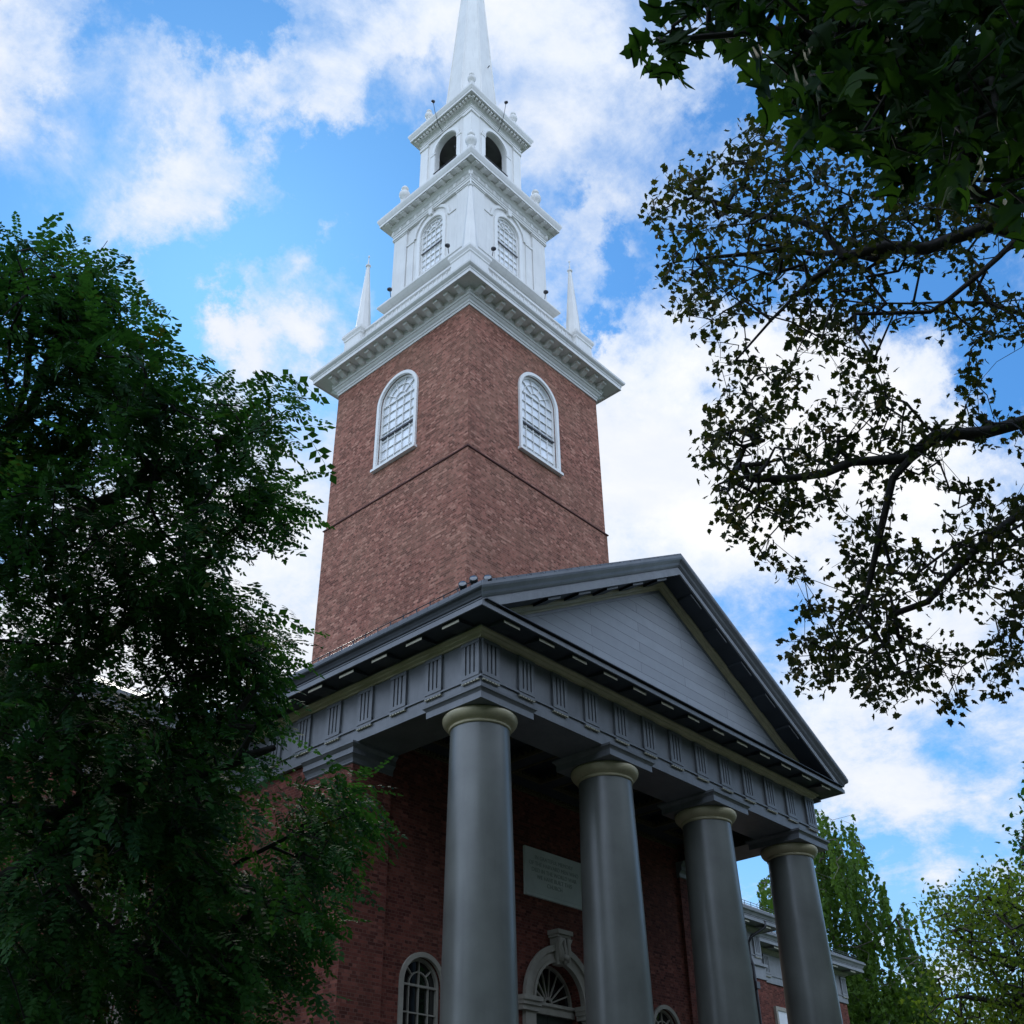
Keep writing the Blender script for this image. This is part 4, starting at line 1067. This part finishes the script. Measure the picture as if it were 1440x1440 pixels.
X_[:, 2] = np.minimum(X_[:, 2]-.12, .12)
scl = r_.uniform(.22, .44, len(tp))
# one crown mesh out of four differently grown compound leaves
VV = []; LL = []; ST = []; TT = []; NN = []; vo = 0; lo = 0
grp = r_.integers(0, 4, len(tp)); tmp_objs = []
for gi, (nl_, ll_, wd_) in enumerate(((7, .20, .072), (6, .24, .085), (9, .17, .058), (8, .19, .075))):
    pv, pf = pinnate(nl_, ll_, wd_); k_ = grp == gi
    tmp_objs.append(leaves('crown', pv, pf, tp[k_], X_[k_], Z_[k_], scl[k_], leafL, lt, 4+gi, tone[k_]))
def join_crown(objs):
    V = []; LP = []; S0 = []; T0 = []; A = []; vo = 0; lo = 0
    for o in objs:
        me = o.data; n = len(me.vertices); a = np.empty(n*3, np.float32); me.vertices.foreach_get('co', a); V.append(a.reshape(-1, 3))
        b = np.empty(len(me.loops), np.int32); me.loops.foreach_get('vertex_index', b); LP.append(b+vo)
        m_ = len(me.polygons); c = np.empty(m_, np.int32); me.polygons.foreach_get('loop_start', c); S0.append(c+lo)
        c = np.empty(m_, np.int32); me.polygons.foreach_get('loop_total', c); T0.append(c)
        c = np.empty(m_, np.float32); me.attributes['tone'].data.foreach_get('value', c); A.append(c)
        vo += n; lo += len(b)
    m0, par_ = objs[0].data.materials[0], objs[0].parent
    for o in objs: d_ = o.data; bpy.data.objects.remove(o); bpy.data.meshes.remove(d_)
    return rawmesh('crown', np.vstack(V), np.concatenate(LP), np.concatenate(S0), np.concatenate(T0), np.concatenate(A), m0, par_)
kid(join_crown(tmp_objs), tbase)

# ---- near maple: big toothed leaves hanging in at top right
PM = [(905, 55), (925, 40), (960, 20), (985, -40), (1500, -40), (1500, 330), (1440, 330), (1415, 280), (1330, 255), (1290, 235), (1255, 260), (1215, 200), (1175, 190), (1130, 165), (1100, 130), (1075, 75), (1045, 60), (1000, 68), (965, 80), (930, 72)]
HM = [[(1065, 12), (1100, 14), (1098, 34), (1070, 30)]]
def dm(px, py): return 4.6+(1440-px)*.0012
tb = CAM+_r*4.6-_f*np.array([1, 1, 0])*.5; tbase = (tb[0], tb[1], 0.)
mt = empty('maple_tree', tbase, 'near maple with large dark toothed leaves hanging at top right', 'tree')
trunk = [np.array([tb[0], tb[1], 0.]), np.array([tb[0], tb[1], 3.]), np.array([tb[0]+.1, tb[1], 6.]), np.array([tb[0]+.2, tb[1]+.1, 9.])]
limbs = [(trunk, False), ([trunk[1], q(1800, 300, 4.6), q(1500, 170, 4.8), q(1250, 90, 4.9), q(1060, 40, 5.0), q(950, 45, 5.0)], True),
         ([trunk[1], q(1750, 100, 4.4), q(1450, -20, 4.8), q(1200, -60, 5.1)], True), ([q(1500, 170, 4.8), q(1440, 250, 4.7), q(1380, 270, 4.7)], True), ([q(1250, 90, 4.9), q(1240, 160, 4.9), q(1230, 220, 4.9)], True)]
att = scatter(PM, HM, 360, dm, .5, seedn=8)
P, par, tips = grow(limbs, att, .2, .12, 6)
kid(wood(P, par, tips, .0032, .0022, .55, 6, .16).build('trunk', bark, mt), tbase)
r_ = np.random.default_rng(5); K = 4
tp = np.repeat(P[tips], K, axis=0)+r_.normal(size=(len(tips)*K, 3))*.05
X_ = r_.normal(size=tp.shape)*.6; X_[:, 2] -= .75
Z_ = r_.normal(size=tp.shape)*.8+np.array([0, 0, .8])-_f*.2
mv, mf = maple(True)
kid(leaves('crown', mv, mf, tp, X_, Z_, r_.uniform(.085, .135, len(tp)), leafM, mt, 9), tbase)

# ---- thin crowned tree behind it, bare limbs and small leaves
PB = [(1048, 175), (1080, 165), (1120, 190), (1200, 230), (1500, 260), (1500, 960), (1440, 930), (1420, 985), (1375, 955), (1345, 1022), (1300, 965), (1270, 985), (1235, 1018), (1205, 970), (1165, 965), (1135, 980), (1110, 950), (1090, 905), (1105, 880), (1130, 870),
      (1110, 825), (1080, 790), (1050, 785), (1015, 740), (990, 690), (975, 640), (985, 610), (1000, 560), (1005, 520), (985, 475), (950, 440), (940, 400), (915, 340), (908, 300), (925, 250), (975, 225), (1020, 205)]
HB = [[(1080, 745), (1190, 735), (1185, 795), (1120, 790)], [(1180, 655), (1225, 660), (1215, 720), (1190, 740)], [(1255, 690), (1330, 680), (1320, 770), (1260, 770)], [(1330, 615), (1460, 640), (1460, 700), (1340, 680)], [(1280, 850), (1400, 850), (1390, 910), (1280, 900)],
      [(1220, 400), (1340, 370), (1360, 430), (1250, 425)], [(1230, 450), (1360, 450), (1350, 590), (1300, 600), (1240, 520)], [(1380, 480), (1500, 470), (1500, 570), (1390, 570)], [(1060, 420), (1120, 470), (1090, 520), (1040, 470)], [(1130, 500), (1180, 500), (1170, 560), (1130, 550)],
      [(1150, 800), (1190, 810), (1180, 850), (1150, 850)], [(1360, 330), (1500, 350), (1500, 430), (1400, 400)]]
tb = q(1900, 900, 14.5); tbase = (tb[0], tb[1], 0.)
bt = empty('beech_tree', tbase, 'thin leaved tree at right with bare dark limbs against bright cloud', 'tree')
trunk = [np.array([tb[0], tb[1], 0.]), q(1900, 1150, 14.5), q(1880, 850, 14.5), q(1840, 500, 14.8), q(1800, 200, 15)]
limbs = [(trunk, False),
         ([q(1890, 800, 14.5), q(1650, 480, 14.4), q(1440, 332, 14), q(1390, 325, 14), q(1345, 332, 13.9), q(1300, 350, 13.8), q(1240, 356, 13.8), q(1190, 362, 13.8)], True),
         ([q(1190, 362, 13.8), q(1160, 330, 14), q(1120, 310, 14.2), q(1060, 300, 14.3), q(1000, 290, 14.4)], True),
         ([q(1190, 362, 13.8), q(1140, 395, 13.6), q(1110, 425, 13.5), q(1085, 450, 13.4)], True),
         ([q(1240, 356, 13.8), q(1150, 352, 14.5), q(1060, 355, 14.8), q(980, 365, 14.8)], True),
         ([q(1440, 332, 14), q(1400, 360, 13.7), q(1370, 395, 13.4), q(1335, 425, 13.3), q(1300, 440, 13.2), q(1230, 437, 13.2)], True),
         ([q(1880, 850, 14.5), q(1600, 540, 15), q(1500, 450, 15.1), q(1440, 440, 15), q(1390, 430, 15), q(1330, 428, 15)], True),
         ([q(1400, 440, 15), q(1385, 470, 15), q(1365, 490, 15), q(1360, 530, 15)], True),
         ([q(1890, 900, 14.5), q(1650, 640, 14.5), q(1500, 595, 14.2), q(1440, 592, 14), q(1380, 604, 13.9), q(1320, 620, 13.8), q(1270, 643, 13.7), q(1200, 650, 13.6), q(1160, 665, 13.6), q(1110, 673, 13.6), q(1060, 672, 13.6)], True),
         ([q(1280, 643, 13.7), q(1255, 680, 13.5), q(1240, 720, 13.4), q(1235, 760, 13.4), q(1215, 830, 13.4)], True),
         ([q(1895, 950, 14.5), q(1650, 760, 14.8), q(1500, 700, 14.8), q(1440, 715, 14.6), q(1410, 750, 14.4), q(1370, 775, 14.2), q(1330, 810, 14.2), q(1300, 850, 14.2)], True),
         ([q(1895, 1000, 14.5), q(1700, 900, 14.5), q(1560, 850, 14.5), q(1470, 850, 14.4)], True)]
att = clumped(PB, HB, 2250, 14.2, 1.1, 520, .34, seedn=12, flat=.8, loose=.35)
P, par, tips = grow(limbs, att, .40, .14, 7)
kid(wood(P, par, tips, .0030, .0024, .52, 5, .155).build('trunk', bark, bt), tbase)
r_ = np.random.default_rng(6); K = 5
hang = q(0, 0, 1)*0
tp = np.repeat(P[tips], K, axis=0)+r_.normal(size=(len(tips)*K, 3))*np.array([.075, .075, .075])
X_ = r_.normal(size=tp.shape)*.7; X_[:, 2] -= .6
Z_ = r_.normal(size=tp.shape)+np.array([0, 0, .6])
sv, sf = maple(False)
kid(leaves('crown', sv, sf, tp, X_, Z_, r_.uniform(.072, .120, len(tp)), leafB, bt, 10), tbase)

# ---- trees beyond the church at lower right
def far_tree(kind, poly, holes, depth, spread, natt, trunkpts, limbpts, leafm, barkm, label, hangn=None, lsize=(.10, .16), K=5, jit=.25, seedn=1, r0=.007):
    t0 = trunkpts[0]; tb = q(*t0); tbase = (float(tb[0]), float(tb[1]), 0.)
    e = empty(kind, tbase, label, 'tree')
    trunk = [np.array(tbase)]+[q(*p) for p in trunkpts]
    limbs = [(trunk, False)]+[([q(*p) for p in l], True) for l in limbpts]
    att = clumped(poly, holes, natt, depth, spread, max(12, natt//11), .75, seedn=seedn, flat=.7)
    P, par, tips = grow(limbs, att, .9, .12, seedn)
    r_ = np.random.default_rng(seedn)
    kid(wood(P, par, tips, r0, .008, .5, 5, .35).build('trunk', barkm, e), tbase)
    base = P[tips]
    if hangn:            # drooping strands of leaves
        k = hangn; s_ = np.tile(np.arange(k), len(base)); bb = np.repeat(base, k, axis=0)
        dr = np.repeat(r_.normal(size=(len(base), 3))*.10, k, axis=0); dr[:, 2] = -1
        ln = np.repeat(r_.uniform(.06, .14, len(base)), k)
        tp = bb+dr*(s_*ln)[:, None]+r_.normal(size=bb.shape)*.05
        X_ = dr+r_.normal(size=bb.shape)*.5
        tone = np.clip(np.repeat(r_.random(len(base)), k)*.8+r_.random(len(tp))*.2, 0, 1)
    else:
        tp = np.repeat(base, K, axis=0)+r_.normal(size=(len(base)*K, 3))*jit; X_ = r_.normal(size=tp.shape); X_[:, 2] -= .3
        tone = np.clip(np.repeat(r_.random(len(base)), K)*.7+r_.random(len(tp))*.3, 0, 1)
    Z_ = r_.normal(size=tp.shape)+np.array([0, 0, .7])
    kid(leaves('crown', sv, sf, tp, X_, Z_, r_.uniform(*lsize, len(tp)), leafm, e, seedn, tone), tbase)
    return e
far_tree('birch_tree', [(1075, 1275), (1060, 1250), (1090, 1210), (1130, 1160), (1155, 1125), (1175, 1150), (1200, 1145), (1205, 1175), (1225, 1180), (1228, 1215), (1245, 1240), (1250, 1265), (1275, 1265), (1290, 1290), (1280, 1320), (1310, 1345), (1320, 1400), (1310, 1480), (1150, 1480), (1090, 1300)],
         [[(1232, 1330), (1262, 1330), (1262, 1350), (1238, 1350)], [(1240, 1278), (1262, 1285), (1250, 1300)]], 58, 2.8, 860, [(1215, 1500, 58), (1195, 1400, 58), (1168, 1300, 58), (1160, 1220, 58), (1158, 1150, 58)],
         [[(1190, 1390, 58), (1230, 1330, 56.55), (1260, 1290, 55.825)], [(1170, 1300, 58), (1200, 1230, 59.45), (1215, 1190, 59.45)], [(1165, 1260, 58), (1110, 1260, 58), (1085, 1250, 58)]],
         leafC, barkb, 'tall drooping green tree behind the rightmost column', hangn=20, lsize=(.19, .31), seedn=31)
far_tree('ash_tree', [(1300, 1275), (1310, 1262), (1345, 1245), (1370, 1240), (1400, 1220), (1415, 1208), (1460, 1225), (1520, 1240), (1520, 1480), (1300, 1480), (1290, 1400), (1305, 1330), (1285, 1310)],
         [[(1395, 1320), (1425, 1320), (1422, 1345), (1398, 1345)], [(1300, 1345), (1330, 1350), (1325, 1370), (1300, 1365)], [(1360, 1375), (1400, 1385), (1390, 1405)]], 30, 2.0, 620, [(1560, 1500, 30), (1550, 1350, 30), (1530, 1280, 30)],
         [[(1550, 1400, 30), (1480, 1355, 29.5), (1400, 1345, 29), (1340, 1310, 29)], [(1540, 1320, 30), (1450, 1280, 30), (1380, 1260, 30)], [(1555, 1440, 30), (1450, 1420, 29), (1350, 1400, 29)]],
         leafD, bark, 'yellow green tree at the lower right corner', lsize=(.09, .15), K=15, jit=.24, seedn=41)
far_tree('linden_tree', [(1150, 1400), (1200, 1380), (1250, 1385), (1300, 1400), (1350, 1420), (1420, 1410), (1500, 1430), (1500, 1560), (1150, 1560)], [], 57, 2.4, 650, [(1330, 1560, 57), (1330, 1500, 57), (1330, 1450, 57)],
         [[(1330, 1480, 57), (1250, 1430, 57), (1200, 1410, 57)], [(1330, 1480, 57), (1400, 1450, 57), (1450, 1430, 57)]],
         leafC, bark, 'low green tree along the bottom edge at right', lsize=(.17, .28), K=16, jit=.45, seedn=51)
far_tree('oak_tree', [(1428, 1105), (1440, 1090), (1520, 1060), (1600, 1100), (1600, 1250), (1500, 1240), (1440, 1225), (1422, 1195), (1436, 1180), (1445, 1150), (1430, 1130)], [], 24, .8, 160, [(1600, 1450, 24), (1590, 1250, 24), (1580, 1120, 24)],
         [[(1590, 1230, 24), (1500, 1200, 24), (1440, 1195, 24)], [(1585, 1150, 24), (1500, 1120, 24), (1445, 1110, 24)]],
         leafL, bark, 'dark sprays of a tree just entering at the right edge', lsize=(.10, .15), K=8, jit=.18, seedn=61)

# ---- unseen trees added across the lawn behind the viewer: they shade the porch and show in its glass
def unseen_yard_tree():
    e = empty('unseen_yard_tree', (0, 0, 0), 'tall unseen tree added behind the viewer to shade the portico', 'tree', 'unseen trees added across the lawn')
    r_ = np.random.default_rng(77)
    trunk = [np.array([0, 0, 0.]), np.array([.1, 0, 3.]), np.array([0, .2, 7.]), np.array([.3, 0, 12.]), np.array([0, 0, 16.])]
    limbs = [(trunk, False)]+[([trunk[1+i % 3], np.array([math.cos(i*1.3)*3, math.sin(i*1.3)*3, 6+i*.9]), np.array([math.cos(i*1.3)*5.5, math.sin(i*1.3)*5.5, 8+i*1.1])], True) for i in range(8)]
    a = r_.normal(size=(420, 3)); a /= np.linalg.norm(a, axis=1)[:, None]; a *= r_.uniform(.45, 1, (420, 1)); att = a*np.array([7.2, 7.2, 7.6])+np.array([0, 0, 10.4])
    P, par, tips = grow(limbs, att, 1.0, .12, 3)
    wood(P, par, tips, .03, .02, .5, 5, .4).build('trunk', bark, e)
    tp = np.repeat(P[tips], 12, axis=0)+r_.normal(size=(len(tips)*12, 3))*.55
    leaves('crown', sv, sf, tp, r_.normal(size=tp.shape), r_.normal(size=tp.shape), r_.uniform(.35, .6, len(tp)), leafL, e, 3)
    return e
y0 = unseen_yard_tree(); kids = list(y0.children)
spots = [(-33, -24), (-20, -27), (-6, -29), (7, -27), (19, -29), (30, -24), (-41, -10), (-44, 6), (38, -20), (-36, -40), (12, -46), (33, -44)]
for i, (x, y) in enumerate(spots):
    if i == 0: e = y0
    else:
        e = y0.copy(); COL.objects.link(e)
        for k_ in kids:
            c_ = k_.copy(); COL.objects.link(c_); c_.parent = e
    e.location = (x, y, 0); e.rotation_euler = (0, 0, i*1.1); sc_ = (1.4 if i < 6 else 1.05)+.08*((i*7) % 4); e.scale = (sc_, sc_, sc_)
